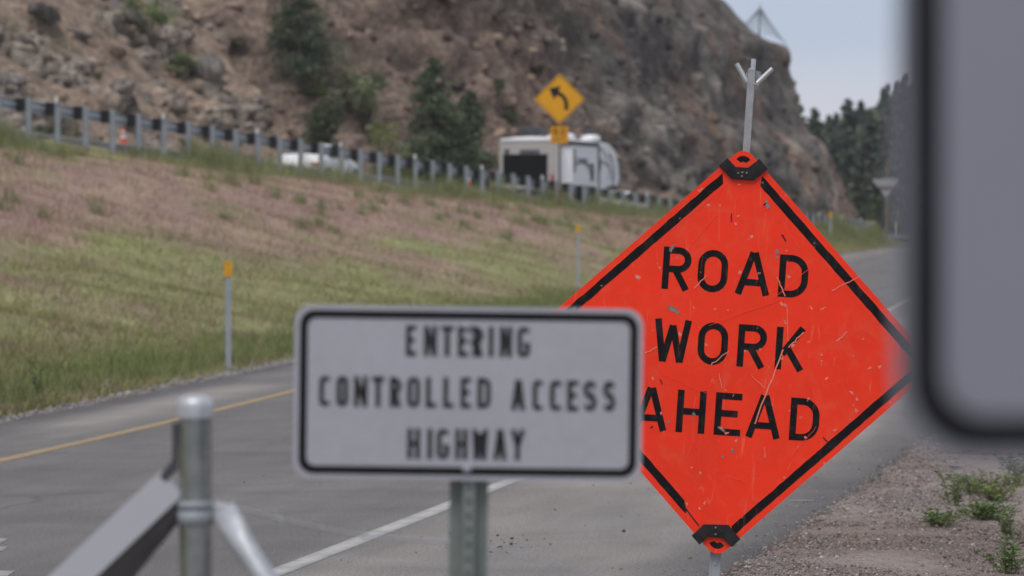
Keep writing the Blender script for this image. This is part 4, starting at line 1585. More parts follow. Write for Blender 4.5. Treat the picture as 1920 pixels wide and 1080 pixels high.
HL, SWD = 0.177, 0.0275
for ch, x, z, w in (('R', -0.305, 0.244, 0.118), ('O', -0.158, 0.243, 0.125), ('A', 0.0, 0.244, 0.146), ('D', 0.18, 0.244, 0.122),
                    ('W', -0.322, -0.058, 0.154), ('O', -0.1375, -0.059, 0.125), ('R', 0.0285, -0.058, 0.12), ('K', 0.187, -0.058, 0.122),
                    ('A', -0.389, -0.348, 0.146), ('H', -0.206, -0.348, 0.12), ('E', -0.047, -0.348, 0.11), ('A', 0.084, -0.348, 0.146), ('D', 0.266, -0.348, 0.122)):
    letter(ch, x, z, w, HL, SWD, ft, M['worn_black'], RW)


def flake(px, py, rx, ry, rot, seed, m, name='paint_chip', n=13):
    rng = np.random.default_rng(seed)
    c = rw(px, py)
    out = []
    for i in range(n):
        t = 2 * math.pi * i / n
        k = rng.uniform(0.6, 1.25)
        u, v = rx / 450 * k * math.cos(t), ry / 450 * k * math.sin(t)
        out.append((c[0] + u * math.cos(rot) - v * math.sin(rot), c[1] + u * math.sin(rot) + v * math.cos(rot)))
    MB().prism(out, ft - 0.0017, ft - 0.0001).build(name, m, RW)


for i, (px, py, rx, ry, rot) in enumerate(((1261, 463, 9, 4, 0.9), (1258, 470, 3, 4, 0.2), (1457, 472, 4.5, 7, 0.1), (1457, 483, 3.5, 3, 0.3), (1261, 579, 12, 6, -0.4), (1270, 586, 6, 4, 0), (1440, 386, 5, 9, 0.5), (1437, 378, 3, 4, 0),
                                           (1253, 792, 4, 4, 0), (1355, 857, 3, 3, 0), (1373, 845, 3.5, 6, 0.6), (1301, 777, 4, 6, 0.8), (1363, 812, 6, 3, 0.2), (1466, 570, 6, 3.5, -0.9), (1487, 648, 6, 3.5, 0.8), (1549, 710, 5, 2.5, 0.8),
                                           (1240, 775, 2.5, 5, 0), (1596, 736, 6, 3.5, -0.7), (1606, 748, 3, 5, 0.2), (1565, 806, 5, 3, 0.4), (1350, 385, 3, 3, 0), (1384, 405, 3.5, 2, 0.5), (1380, 420, 3, 4, 0), (1475, 470, 3, 2, 0.4),
                                           (1288, 945, 3, 4, 0.2), (1312, 953, 3, 4, 0), (1540, 665, 3, 3, 0), (1605, 770, 4, 5, 0.1), (1630, 690, 4, 3, 0.6), (1480, 770, 3, 2, 0.3), (1510, 820, 4, 3, 0), (1470, 895, 3, 2.5, 0.4), (1341, 580, 2.5, 2.5, 0), (1365, 582, 2.5, 2, 0))):
    flake(px, py, rx * 0.8, ry * 0.8, rot, i, M['bare'] if i < 12 else M['scuff'])


def scratch(pts, w, m, name='scratch_mark'):
    P2 = [rw(*p) for p in pts]
    L_, R_ = strip(P2, w / 450.0)
    n = len(L_)
    vs = [(p.x, ft - 0.0019, p.y) for p in L_] + [(p.x, ft - 0.0019, p.y) for p in R_]
    vs += [(a, ft - 0.0001, c) for a, _, c in vs]
    fs = []
    for i in range(n - 1):
        j = i + 1
        fs += [(i, j, n + j, n + i), (i, 2 * n + i, 2 * n + j, j), (n + i, n + j, 3 * n + j, 3 * n + i)]
    MB().add(vs, fs).build(name, m, RW)


def wiggle(p, q, n=8, amp=1.2, seed=0):
    rng = np.random.default_rng(seed)
    return [(p[0] + (q[0] - p[0]) * i / n + rng.normal(0, amp), p[1] + (q[1] - p[1]) * i / n + rng.normal(0, amp)) for i in range(n + 1)]


for i, (p, q, w) in enumerate((((1468, 655), (1416, 795), 3.0), ((1475, 570), (1478, 640), 1.4), ((1457, 520), (1472, 556), 2.4), ((1505, 625), (1478, 652), 2.6), ((1560, 545), (1612, 517), 2.2), ((1568, 640), (1588, 623), 2.2),
                               ((1333, 684), (1366, 658), 2.0), ((1348, 700), (1354, 728), 1.4), ((1410, 705), (1434, 727), 1.4), ((1302, 541), (1325, 515), 2.2), ((1210, 662), (1232, 652), 2.0), ((1433, 838), (1434, 858), 1.6),
                               ((1398, 905), (1362, 890), 1.0), ((1290, 465), (1345, 400), 0.9), ((1470, 425), (1500, 465), 0.8), 
                               ((1450, 560), (1520, 500), 1.0), ((1330, 610), (1470, 560), 0.7), ((1240, 700), (1330, 740), 0.7), ((1370, 340), (1260, 430), 0.7), ((1480, 860), (1530, 800), 0.8))):
    scratch(wiggle(p, q, 8, 0.5 + 0.12 * w, i), w * 0.85, M['scuff'] if w > 1.2 else M['faint_scuff'])
for i, (p, q, w) in enumerate((((1372, 400), (1371, 415), 1.8), ((1432, 385), (1437, 380), 2.2), ((1543, 820), (1556, 833), 2.0), ((1238, 710), (1241, 720), 1.6), ((1220, 803), (1224, 799), 2.0), ((1466, 440), (1474, 452), 2.5), ((1278, 943), (1310, 985), 2.2))):
    scratch(wiggle(p, q, 4, 0.5, 60 + i), w, M['sign_black'], 'dark_scuff')

# clips, mast, flag holder, stand
tc_ = [rw(*p) for p in ((1348.5, 310), (1372, 335), (1414, 337.4), (1440, 315.8), (1424, 297.5), (1403, 313.9), (1379.4, 312.7), (1363.7, 295.8))]
top_clip = MB().prism(tc_, -0.020, 0.030).build('corner_clip', M['black_plastic'], RW, bevel=0.002)
bc_ = [rw(*p) for p in ((1297, 1004.3), (1311.7, 1021), (1327, 1005.7), (1354.7, 1007.8), (1372, 1025), (1388, 1010.3), (1365.8, 983.5), (1319.3, 982.5))]
bot_clip = MB().prism(bc_, -0.020, 0.030).build('corner_clip', M['black_plastic'], RW, bevel=0.002)
for cl_o, pp in ((top_clip, ((1392, 323), (1384, 324), (1391, 330), (1400, 324))), (bot_clip, ((1341.5, 988.5), (1341.5, 1001)))):
    for p in pp:
        u, v = rw(*p)
        MB().tube((u, -0.0235, v), (u, -0.018, v), 0.0042, 0.0042, 8).build('rivet', M['bare'], cl_o)
u0, v0 = rw(1398.5, 300)
u1, v1_ = rw(1410.5, 147)
mz = 0.065
mast = MB().box(((u0 + u1) / 2, mz, (v0 + v1_) / 2), (0.031, 0.031, v1_ - v0 + 0.1)).build('mast', M['alu'], RW, bevel=0.003)
MB().box((0, mz, -0.02), (0.038, 0.038, 1.62)).build('mast_sleeve', M['alu'], RW, bevel=0.003)
lu, lv = rw(1341.5, 1058)
MB().box((lu, mz - 0.012, -1.0), (0.047, 0.047, 0.5)).build('lower_mast', M['galv_dull'], RW, bevel=0.004)
for sx in (-1, 1):
    MB().box((lu + sx * 0.0185, mz - 0.037, -1.0), (0.004, 0.004, 0.5)).build('mast_rib', M['galv_dull'], RW)
MB().lathe([(0.0045, 0), (0.0045, 0.004), (0.002, 0.006)], n=10).build('bolt', M['galv'], RW)
bolt = RW.children[-1] if False else [c for c in RW.children if c.name.startswith('bolt')][0]
bolt.rotation_euler = (R(90), 0, 0)
bolt.location = (lu, mz - 0.036, lv)
for nm, p, q in (('flag_tube', (1411.5, 148), (1414.5, 106)), ('flag_tube', (1402.5, 150), (1382, 115)), ('flag_tube', (1420.5, 152), (1450, 124.5))):
    a = Vector((rw(*p)[0], mz, rw(*p)[1]))
    b = Vector((rw(*q)[0], mz, rw(*q)[1]))
    n_ = 14
    d = (b - a).normalized()
    mb = MB()
    mb.tube(a, b, 0.0108, 0.0108, n_, False)
    mb.tube(a, b - d * 0.0005, 0.0085, 0.0085, n_, True)
    e1 = d.orthogonal().normalized()
    e2 = d.cross(e1)
    ring_o = [b + (e1 * math.cos(2 * math.pi * i / n_) + e2 * math.sin(2 * math.pi * i / n_)) * 0.0108 for i in range(n_)]
    ring_i = [b + (e1 * math.cos(2 * math.pi * i / n_) + e2 * math.sin(2 * math.pi * i / n_)) * 0.0085 for i in range(n_)]
    mb.add(ring_o + ring_i, [(i, (i + 1) % n_, n_ + (i + 1) % n_, n_ + i) for i in range(n_)])
    mb.build(nm, M['galv'], RW)
gp = [rw(*p) for p in ((1399, 150), (1424, 150), (1430, 138), (1428, 130), (1420, 128), (1404, 128), (1400, 132))]
gus = MB().prism(gp, mz + 0.012, mz + 0.016).build('gusset_plate', M['galv_dull'], RW)
for p in ((1404, 131.5), (1426.5, 132.5)):
    u, v = rw(*p)
    MB().tube((u, mz + 0.0095, v), (u, mz + 0.0125, v), 0.0028, 0.0028, 8).build('hole', M['sign_black'], gus)
zt = rw(1414, 152)
MB().path([Vector((zt[0], mz - 0.02, zt[1])), Vector((zt[0] + 0.012, mz - 0.03, zt[1] - 0.006)), Vector((zt[0] + 0.022, mz - 0.03, zt[1] - 0.009))], [0.0012, 0.0012, 0.001], 5).build('cable_tie', M['white_refl'], RW)
# spring base and four legs reach the gravel
MB().box((lu, mz - 0.012, -1.13), (0.09, 0.09, 0.13)).build('stand_base', M['galv_dull'], RW, bevel=0.006)
for sx, sy in ((-1, -1), (1, -1), (-1, 1), (1, 1)):
    MB().box((0, 0, 0), (0.9, 0.03, 0.03), Matrix.Rotation(0.0, 3, 'Y')).build('leg', M['galv_dull'], RW, bevel=0.003)
    lg = [c for c in RW.children if c.name.startswith('leg')][-1]
    lg.location = (lu + sx * 0.3, mz - 0.012 + sy * 0.3, -1.17)
    lg.rotation_euler = (0, R(2) * sx, math.atan2(sy, sx))

# ------------------------------------------------------------------ ENTERING CONTROLLED ACCESS HIGHWAY sign
YS = 6.75
KS = F / YS
CS = thing('highway_notice_sign', 'white rectangular sign reading ENTERING CONTROLLED ACCESS HIGHWAY on a channel post', 'sign', at(878, 738, YS))
CS.rotation_euler = (0, R(0.8), R(1.0))
c8, s8 = math.cos(R(0.8)), math.sin(R(0.8))


def cs_(px, py):
    dx, dz = (px - 878) / KS, -(py - 738) / KS
    return (dx * c8 - dz * s8, dx * s8 + dz * c8)


SWW, SWH = 0.612, 0.305
o = MB().prism(inset_rect(SWW, SWH, 0, 0.03), -0.0015, 0.0015).build('panel', M['sign_white'], CS)
o = MB().ring(inset_rect(SWW, SWH, 0.0085, 0.026), inset_rect(SWW, SWH, 0.0228, 0.015), -0.0022, -0.0013).build('border', M['sign_black'], CS)
rowsL = [('ENTERING', [(520, 562), (588, 640), (652, 702), (715, 757), (770, 815), (833, 850), (872, 922), (938, 990)], 150, 262),
         ('CONTROLLED', [(195, 242), (260, 308), (325, 380), (393, 442), (460, 508), (525, 577), (595, 637), (660, 702), (725, 767), (788, 842)], 337, 452),
         ('ACCESS', [(915, 972), (995, 1040), (1060, 1110), (1125, 1170), (1185, 1240), (1260, 1310)], 352, 466),
         ('HIGHWAY', [(525, 577), (603, 620), (635, 687), (705, 755), (768, 832), (848, 902), (912, 970)], 538, 648)]
for word, boxes, y0, y1 in rowsL:
    for k, (ch, (x0, x1)) in enumerate(zip(word, boxes)):
        drift = (x0 - (boxes[0][0] + boxes[-1][1]) / 2) * 0.0
        pa = cs_(500 + x0 / 2 + 0.5, 540 + y1 / 2 - 2)
        pb = cs_(500 + x1 / 2 - 0.5, 540 + y0 / 2 + 2)
        zb = cs_(500 + (boxes[0][0] + boxes[-1][1]) / 4, 540 + y1 / 2 - 2)[1]
        letter(ch, pa[0], zb, pb[0] - pa[0], 0.054, 0.0088, -0.0015, M['sign_white_ink'], CS, 0.0006)
for py in (612, 880):
    u, v = cs_(876, py)
    b = MB().lathe([(0.0085, 0), (0.008, 0.003), (0.004, 0.005)], n=12).build('bolt', M['galv_dull'], CS)
    b.rotation_euler = (R(90), 0, 0)
    b.location = (u, -0.0016, v)
# hat-section channel post with punched holes
pu, pv = cs_(878.5, 990)
y0 = 0.0035
w_ = 0.034
bot_z = -(at(878, 738, YS).z) - 0.1
top_z = SWH / 2 - 0.012
hat = [(-w_, 0.03), (-0.0155, 0.03), (-0.0095, 0.0), (0.0095, 0.0), (0.0155, 0.03), (w_, 0.03), (w_, 0.0335), (0.0130, 0.0335), (0.0075, 0.0035), (-0.0075, 0.0035), (-0.0130, 0.0335), (-w_, 0.0335)]
# flanges towards the sign: the open side faces the camera
nn = len(hat)
mb = MB()
mb.add([(pu + a, y0 + b, bot_z) for a, b in hat] + [(pu + a, y0 + b, top_z) for a, b in hat], [tuple(range(nn)), tuple(range(nn, 2 * nn))] + [(i, (i + 1) % nn, nn + (i + 1) % nn, nn + i) for i in range(nn)])
chan = mb.build('channel_post', M['channel'], CS)
mh = MB().tube((0, -0.0006, 0), (0, 0.0008, 0), 0.0048, 0.0048, 12).mesh('hole')
mh.materials.append(M['post_hole'])
z = -SWH / 2 - 0.012
while z > -1.2:
    link('hole', mh, None, chan, (pu, y0 - 0.0004, z))
    z -= 0.0254

# ------------------------------------------------------------------ big near sign at the picture edge
YB = 2.1
BS = thing('near_sign', 'large grey white sign with black border, blurred right beside the camera', 'sign', (0.219 + 0.38, YB, 0))
lx, lz = at(1680, 868, YB).x - (0.219 + 0.38), at(1680, 868, YB).z
Wd, Hd = 0.762, 0.914
ctr = (lx + Wd / 2, lz + Hd / 2)
for nm, mb, m in (('panel', MB().prism([(a + ctr[0], b + ctr[1]) for a, b in inset_rect(Wd, Hd, 0, 0.042)], -0.0015, 0.0015), M['sign_white_shaded']),
                  ('border', MB().ring([(a + ctr[0], b + ctr[1]) for a, b in inset_rect(Wd, Hd, 0.0065, 0.038)], [(a + ctr[0], b + ctr[1]) for a, b in inset_rect(Wd, Hd, 0.0255, 0.024)], -0.0022, -0.0013), M['sign_black'])):
    mb.build(nm, m, BS)
MB().box((ctr[0], 0.028, (lz + Hd - 0.05) / 2), (0.05, 0.05, lz + Hd - 0.05)).build('post', M['channel'], BS, bevel=0.004)

# ------------------------------------------------------------------ fence terminal post, braces, barbed wire
YF = 7.0
KF = F / YF
FP = thing('fence_post', 'round galvanised fence post with domed cap and angled braces', 'post', (at(366, 800, YF).x, YF, 0))


def fl(px, py, dy=0.0):
    p = at(px, py, YF + dy)
    return Vector((p.x - FP.location.x, dy, p.z))


zt = fl(366, 775).z
MB().lathe([(0.0302, -0.1), (0.0302, zt)], n=28).build('pipe', M['pipe'], FP)
MB().lathe([(0.0335, zt - 0.008), (0.0335, zt + 0.012), (0.032, zt + 0.022), (0.027, zt + 0.0285), (0.014, zt + 0.0325), (0.0005, zt + 0.0335)], n=28).build('cap', M['cap'], FP)
for py, hh in ((947, 0.016), (971, 0.026)):
    zz = fl(366, py).z
    MB().lathe([(0.0315, zz - hh / 2), (0.0335, zz - hh / 2 + 0.001), (0.0335, zz + hh / 2 - 0.001), (0.0315, zz + hh / 2)], n=28).build('brace_band', M['galv_dull'], FP)
za = fl(400, 960)
MB().box((0.044, 0.0, za.z), (0.03, 0.006, 0.03)).build('band_tab', M['galv'], FP, bevel=0.002)
o = MB().tube((0.05, -0.016, za.z - 0.004), (0.05, 0.016, za.z - 0.004), 0.0085, 0.0085, 10).build('bolt', M['galv'], FP)
# right brace: pipe with a pinched flat end
a = fl(418, 955, -0.02)
b = fl(452, 1018, -0.03)
c = fl(640, 1300, -0.10)
d = (c - b).normalized()
side = Vector((0, 1, 0)).cross(d).normalized()
dep = d.cross(side).normalized()
mb = MB()
n_ = 16
secs = [(a, 0.024, 0.0035), (a + (b - a) * 0.45, 0.025, 0.005), (b, 0.0235, 0.016), (b + d * 0.03, 0.0215, 0.0205), (c, 0.021, 0.021)]
vs = []
for p, rs, rd in secs:
    for i in range(n_):
        t = 2 * math.pi * i / n_
        vs.append(p + side * math.cos(t) * rs + dep * math.sin(t) * rd)
fs = [(k * n_ + i, k * n_ + (i + 1) % n_, (k + 1) * n_ + (i + 1) % n_, (k + 1) * n_ + i) for k in range(len(secs) - 1) for i in range(n_)]
mb.add(vs, fs, True)
mb.add(vs[:n_], [tuple(range(n_))])
mb.build('brace_pipe', M['cap'], FP)
# left brace: wide angle iron running down towards the camera side
a = fl(322, 905, -0.01)
b = fl(20, 1190, -0.10)
d = (b - a).normalized()
up = Vector((0, -1, 0)).cross(d).normalized()
if up.z < 0:
    up = -up
nrm = d.cross(up).normalized()
if nrm.y > 0:
    nrm = -nrm
fw = 0.06
q = [a + up * fw * 0.5, a - up * fw * 0.5, b - up * fw * 0.5, b + up * fw * 0.5]
th_ = Vector((0, 0.005, 0))
mb = MB()
mb.add(q + [p + th_ for p in q], [(0, 1, 2, 3), (7, 6, 5, 4), (0, 4, 5, 1), (1, 5, 6, 2), (2, 6, 7, 3), (3, 7, 4, 0)])
mb.build('angle_brace', M['brace'], FP)
mb = MB()
q2 = [a - up * fw * 0.5, a - up * fw * 0.56, b - up * fw * 0.56, b - up * fw * 0.5]
dp = Vector((0.045, 0.07, -0.06))
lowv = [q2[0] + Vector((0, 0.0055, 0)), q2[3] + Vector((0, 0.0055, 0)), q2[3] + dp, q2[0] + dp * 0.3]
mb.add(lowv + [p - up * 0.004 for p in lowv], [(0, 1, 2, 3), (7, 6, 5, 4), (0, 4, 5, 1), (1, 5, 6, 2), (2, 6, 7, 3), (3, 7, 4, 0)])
mb.build('brace_flange', M['brace_shade'], FP)
# dark strap plate that ties the brace to the pipe
pl = [(-0.0415, fl(0, 792).z), (-0.0415, fl(0, 862).z), (-0.075, fl(0, 905).z), (-0.066, fl(0, 918).z), (-0.031, fl(0, 880).z), (-0.029, fl(0, 792).z)]
MB().prism(pl, -0.012, -0.007).build('strap_plate', M['rv_seal'], FP, bevel=0.001)
# second strand: barbed wire tied to the post, running off to the sign post
bw = thing('barbed_wire', 'thin sagging barbed wire strand running right from the fence post', 'wire', fl(400, 940) + FP.location)
p0 = Vector((0, 0, 0))
p1 = Vector(at(876, 1018, 7.3)) - bw.location
mb = MB()
pts = [p0.lerp(p1, i / 24) + Vector((0, 0, -0.018 * math.sin(math.pi * i / 24))) for i in range(25)]
mb.path(pts, [0.0024] * 25, 5)
p2 = Vector(at(2300, 1330, 8.6)) - bw.location
mb.path([p1, p1.lerp(p2, 0.5) - Vector((0, 0, 0.03)), p2], [0.0014] * 3, 5)
mb.build('strand', M['cap'], bw)
for i in range(2, 24, 4):
    c = pts[i]
    m2 = MB()
    m2.tube(c + Vector((-0.004, 0.004, -0.011)), c + Vector((0.004, -0.004, 0.011)), 0.001, 0.001, 5)
    m2.tube(c + Vector((-0.006, 0.002, 0.010)), c + Vector((0.006, -0.002, -0.010)), 0.001, 0.001, 5)
    m2.tube(c - Vector((0.005, 0, 0)), c + Vector((0.005, 0, 0)), 0.0024, 0.0024, 6)
    m2.build('barb', M['cap'], bw)


# ------------------------------------------------------------------ curve warning sign with plaque
YC = 148.0
pb = at(1049, 388, YC)
zc = float(ground_z(np.array([pb.x]), np.array([YC]))[0])
CW = thing('curve_sign', 'yellow diamond curve warning sign with black left arrow above a speed plaque', 'sign', (pb.x, YC, zc))
kc = F / YC
zc1 = at(1049, 186, YC).z - zc
hd = 47.5 / kc
MB().prism([(a, b + zc1) for a, b in round_poly([(0, -hd), (hd, 0), (0, hd), (-hd, 0)], 0.06)], -0.05, -0.045).build('panel', M['yellow_sign'], CW)
h1, h2 = hd - 0.06, hd - 0.085
MB().ring([(a, b + zc1) for a, b in round_poly([(0, -h1), (h1, 0), (0, h1), (-h1, 0)], 0.05)], [(a, b + zc1) for a, b in round_poly([(0, -h2), (h2, 0), (0, h2), (-h2, 0)], 0.04)], -0.053, -0.049).build('border', M['sign_black'], CW)
sh = [(0.26, -0.42), (0.265, -0.28), (0.255, -0.13), (0.21, 0.0), (0.13, 0.11), (0.03, 0.18), (-0.1, 0.24)]
L_, R_ = strip(sh, 0.15)
n_ = len(L_)
mb = MB()
for i in range(n_ - 1):
    mb.prism([(p.x, p.y + zc1) for p in (L_[i], R_[i], R_[i + 1], L_[i + 1])], -0.054, -0.049)
mb.prism([(x, z + zc1) for x, z in ((-0.4, 0.41), (-0.21, -0.02), (-0.07, 0.2), (0.05, 0.5))], -0.0545, -0.049)
mb.build('arrow', M['sign_black'], CW)
zp = at(1049, 253, YC).z - zc
pw = 0.35
plq = MB().prism([(a, b + zp) for a, b in inset_rect(2 * pw, 2 * pw - 0.02, 0, 0.05)], -0.05, -0.045).build('speed_plaque', M['yellow_plaque'], CW)
MB().ring([(a, b + zp) for a, b in inset_rect(2 * pw, 2 * pw - 0.02, 0.025, 0.04)], [(a, b + zp) for a, b in inset_rect(2 * pw, 2 * pw - 0.02, 0.04, 0.03)], -0.053, -0.049).build('border', M['sign_black'], plq)
for ch, x in (('6', -0.23), ('0', 0.04)):
    letter(ch, x, zp - 0.03, 0.18, 0.28, 0.045, -0.05, M['sign_black'], plq, 0.003)
for ch, x in (('M', -0.22), ('P', -0.05), ('H', 0.11)):
    letter(ch, x, zp - 0.23, 0.11, 0.13, 0.02, -0.05, M['sign_black'], plq, 0.003)
MB().box((0, 0, (zc1 + 0.3) / 2 - 0.4), (0.1, 0.085, zc1 + 0.5 + 0.3)).build('post', M['wood'], CW, bevel=0.008)

# ------------------------------------------------------------------ delineators, triangular sign, cones
for i, (px, py0, py1, y, lab) in enumerate(((428, 490, 697, 47.5, 'amber topped marker post beside the ramp, nearest the white sign'),
                                            (1084, 422, 545, 95.0, 'amber topped marker post in the grass left of the orange sign'),
                                            (1557, 397, 452, 196.0, 'amber topped marker post in front of the cliff foot'),
                                            (1682, 418, 452, 262.0, 'small amber topped marker post near the blurred sign edge'))):
    p = at(px, py0, y)
    z = float(ground_z(np.array([p.x]), np.array([y]))[0])
    dl = thing('marker_post', lab, 'post', (p.x, y, z), 0, 'amber marker posts along the ramp')
    h = p.z - z
    wf = 0.035 if i < 2 else 0.06
    MB().prism([(-wf, -0.2), (wf, -0.2), (wf, h - 0.05), (-wf, h - 0.05)], -0.006, 0.006).build('post', M['galv_dull'], dl)
    wr = 0.052 if i < 2 else 0.085
    hr = 0.19 if i < 2 else 0.3
    MB().prism(round_poly([(-wr, h - hr), (wr, h - hr), (wr, h), (-wr, h)], 0.015), -0.014, -0.007).build('reflector', M['amber'], dl)

yt = 292.0
p = at(1662, 335, yt)
z = float(ground_z(np.array([p.x]), np.array([yt]))[0])
TR = thing('triangular_sign', 'grey inverted triangular sign on a brown post before the wooded slope', 'sign', (p.x, yt, z))
kt = F / yt
hw, ht = 29 / kt, 36 / kt
zt = p.z - z
tri = round_poly([(-hw, zt), (0, zt - ht), (hw, zt)], 0.12)
MB().prism(tri[::1], -0.06, -0.05).build('panel', M['sign_back'], TR)
MB().prism([(-hw * 0.62, zt - ht * 0.40), (-hw * 0.42, zt - ht * 0.60), (hw * 0.42, zt - ht * 0.60), (hw * 0.62, zt - ht * 0.40)], -0.075, -0.0605).build('brace', M['brace_back'], TR)
MB().box((0.04, 0.02, zt / 2 + 0.3), (0.2, 0.1, zt + 1.4)).build('post', M['wood'], TR, bevel=0.01)


def cone(px, t, h, lab):
    s = s_at(px, t)
    o = thing('traffic_cone', lab, 'cone', P(s, t, main_dz(t)), 0, 'orange cones on the highway shoulder')
    MB().box((0, 0, 0.02), (0.36, 0.36, 0.04)).build('base', M['orange_plastic'], o, bevel=0.01)
    MB().lathe([(0.13, 0.04), (0.03, h), (0.028, h + 0.01), (0.0005, h + 0.01)], n=16).build('body', M['orange_plastic'], o)
    for z0, z1 in ((0.5, 0.66), (0.76, 0.86)):
        r0, r1 = 0.13 - 0.1 * z0, 0.13 - 0.1 * z1
        MB().lathe([(r0 + 0.004, 0.04 + (h - 0.04) * z0), (r1 + 0.004, 0.04 + (h - 0.04) * z1)], n=16).build('collar', M['white_refl'], o)


cone(231, 1.6, 0.72, 'orange traffic cone behind the guardrail left of the white car')
cone(879, 1.4, 0.85, 'orange traffic cone behind the guardrail beside the trailer')


# ------------------------------------------------------------------ vehicles
def wheel(parent, x, y, r, w, sx):
    o = link('wheel', MB().tube((-w / 2, 0, 0), (w / 2, 0, 0), r, r, 20).mesh('tyre'), M['tyre'], parent, (x, y, r))
    MB().tube((sx * w * 0.42, 0, 0), (sx * (w / 2 + 0.008), 0, 0), r * 0.62, r * 0.58, 16).build('rim', M['rim'], o)
    return o


def car(label, s, t, seed=0):
    th = float(np.interp(s, S, TH))
    o = thing('white_car', label, 'car', P(s, t, main_dz(t)), -th)
    o.scale = (1.1, 1.05, 1.12) if t > 7.9 and s < 60 else (1, 1, 0.92)
    # sections along the length: (y, half width, z bottom, z belt, half roof width, z roof); y = 0 is the tail
    sec = [(0.0, 0.74, 0.45, 0.80, 0.70, 0.84), (0.12, 0.86, 0.32, 0.93, 0.74, 0.96), (0.35, 0.89, 0.28, 0.96, 0.66, 1.06), (0.85, 0.9, 0.26, 0.97, 0.58, 1.42), (1.5, 0.91, 0.26, 0.97, 0.6, 1.50),
           (2.3, 0.91, 0.26, 0.96, 0.61, 1.49), (2.75, 0.91, 0.26, 0.95, 0.6, 1.40), (3.5, 0.9, 0.26, 0.92, 0.7, 0.97), (4.2, 0.87, 0.28, 0.82, 0.68, 0.86), (4.55, 0.75, 0.34, 0.68, 0.6, 0.71), (4.65, 0.66, 0.42, 0.6, 0.55, 0.62)]
    rings = []
    for y, hw_, zb, zl, rw_, zr_ in sec:
        rings.append([(-hw_ * 0.94, y, zb), (-hw_, y, zb + 0.2), (-hw_, y, zl - 0.06), (-hw_ * 0.97, y, zl), (-rw_, y, zr_ - 0.03), (-rw_ * 0.8, y, zr_), (rw_ * 0.8, y, zr_), (rw_, y, zr_ - 0.03), (hw_ * 0.97, y, zl), (hw_, y, zl - 0.06), (hw_, y, zb + 0.2), (hw_ * 0.94, y, zb)])
    n_ = 12
    vs = [p for r_ in rings for p in r_]
    fs = [(k * n_ + i, k * n_ + (i + 1) % n_, (k + 1) * n_ + (i + 1) % n_, (k + 1) * n_ + i) for k in range(len(rings) - 1) for i in range(n_)]
    fs += [tuple(range(n_)), tuple(range((len(rings) - 1) * n_, len(rings) * n_))]
    mb = MB().add(vs, fs, True)
    body = mb.build('body', M['white_paint'], o, bevel=0.0)
    md = body.modifiers.new('sub', 'SUBSURF')
    md.levels = md.render_levels = 1

    def quad(name, pts, m, par=o, lift=0.012):
        P_ = [Vector(p) for p in pts]
        nr = (P_[1] - P_[0]).cross(P_[-1] - P_[0]).normalized() * lift
        cen = sum(P_, Vector()) / len(P_)
        if nr.dot(cen - Vector((0, 2.2, 0.75))) < 0:
            nr = -nr
        k = len(P_)
        vs_ = [p + nr for p in P_] + [p - nr for p in P_]
        return MB().add(vs_, [tuple(range(k)), tuple(range(2 * k - 1, k - 1, -1))] + [(i, k + i, k + (i + 1) % k, (i + 1) % k) for i in range(k)]).build(name, m, par)

    quad('rear_window', [(-0.58, 0.44, 1.12), (0.58, 0.44, 1.12), (0.48, 0.8, 1.385), (-0.48, 0.8, 1.385)], M['glass'], lift=0.035)
    quad('windscreen', [(-0.64, 3.4, 1.0), (0.64, 3.4, 1.0), (0.54, 2.85, 1.36), (-0.54, 2.85, 1.36)], M['glass'], lift=0.03)
    for sx in (-1, 1):
        quad('side_window', [(sx * 0.875, 0.95, 0.99), (sx * 0.885, 1.85, 0.99), (sx * 0.67, 1.85, 1.41), (sx * 0.66, 1.15, 1.36)], M['glass'], lift=0.035)
        quad('side_window', [(sx * 0.885, 1.95, 0.99), (sx * 0.875, 3.15, 0.97), (sx * 0.69, 2.62, 1.36), (sx * 0.67, 1.95, 1.41)], M['glass'], lift=0.035)
        quad('tail_light', [(sx * 0.58, 0.02, 0.68), (sx * 0.8, 0.06, 0.68), (sx * 0.78, 0.09, 0.8), (sx * 0.58, 0.04, 0.8)], M['tail_red'], lift=0.05)
        quad('headlight', [(sx * 0.45, 4.52, 0.58), (sx * 0.72, 4.42, 0.6), (sx * 0.72, 4.36, 0.72), (sx * 0.45, 4.47, 0.7)], M['white_refl'], lift=0.03)
        MB().box((sx * 0.97, 2.95, 1.0), (0.16, 0.1, 0.13)).build('mirror', M['white_paint'], o, bevel=0.02)
        for y in (0.85, 3.65):
            wheel(o, sx * 0.82, y, 0.33, 0.2, sx)
    MB().box((0, 0.05, 0.52), (0.5, 0.06, 0.12)).build('number_plate', M['white_refl'], o)
    return o


car('white car behind the guardrail, passing the juniper tree', s_at(556, 8.0), 8.0)
car('low white car ahead of the trailer, half hidden by guardrail posts', s_at(1143, 8.0), 8.0)

# toy-hauler trailer seen from its rear right corner
s = s_at(990, 4.5)
th = float(np.interp(s, S, TH))
RV = thing('camper_trailer', 'white and beige camper trailer with dark rear window on the highway', 'trailer', P(s, 4.5, main_dz(4.5)), -th)
HR = 2.95
wv = 1.25
prof_r = [(0, 0.75), (0, HR - 0.16), (0.12, HR - 0.03), (0.5, HR), (6.5, HR), (8.2, HR - 0.08), (9.1, HR - 0.4), (9.65, HR - 1.0), (9.8, HR - 1.55), (9.6, HR - 1.95), (8.0, HR - 2.0), (7.6, 0.8)]
nn = len(prof_r)
mb = MB()
vs, fs = [], []
xs = [(-wv, 0.05), (-wv + 0.05, 0.0), (-0.6, -0.07), (0.0, -0.1), (0.6, -0.07), (wv - 0.05, 0.0), (wv, 0.05)]
for x, dz_ in xs:
    for y, z in prof_r:
        top = z > HR - 0.3 and y < 9
        vs.append((x, y, z - dz_ - 0.05 if top else z))
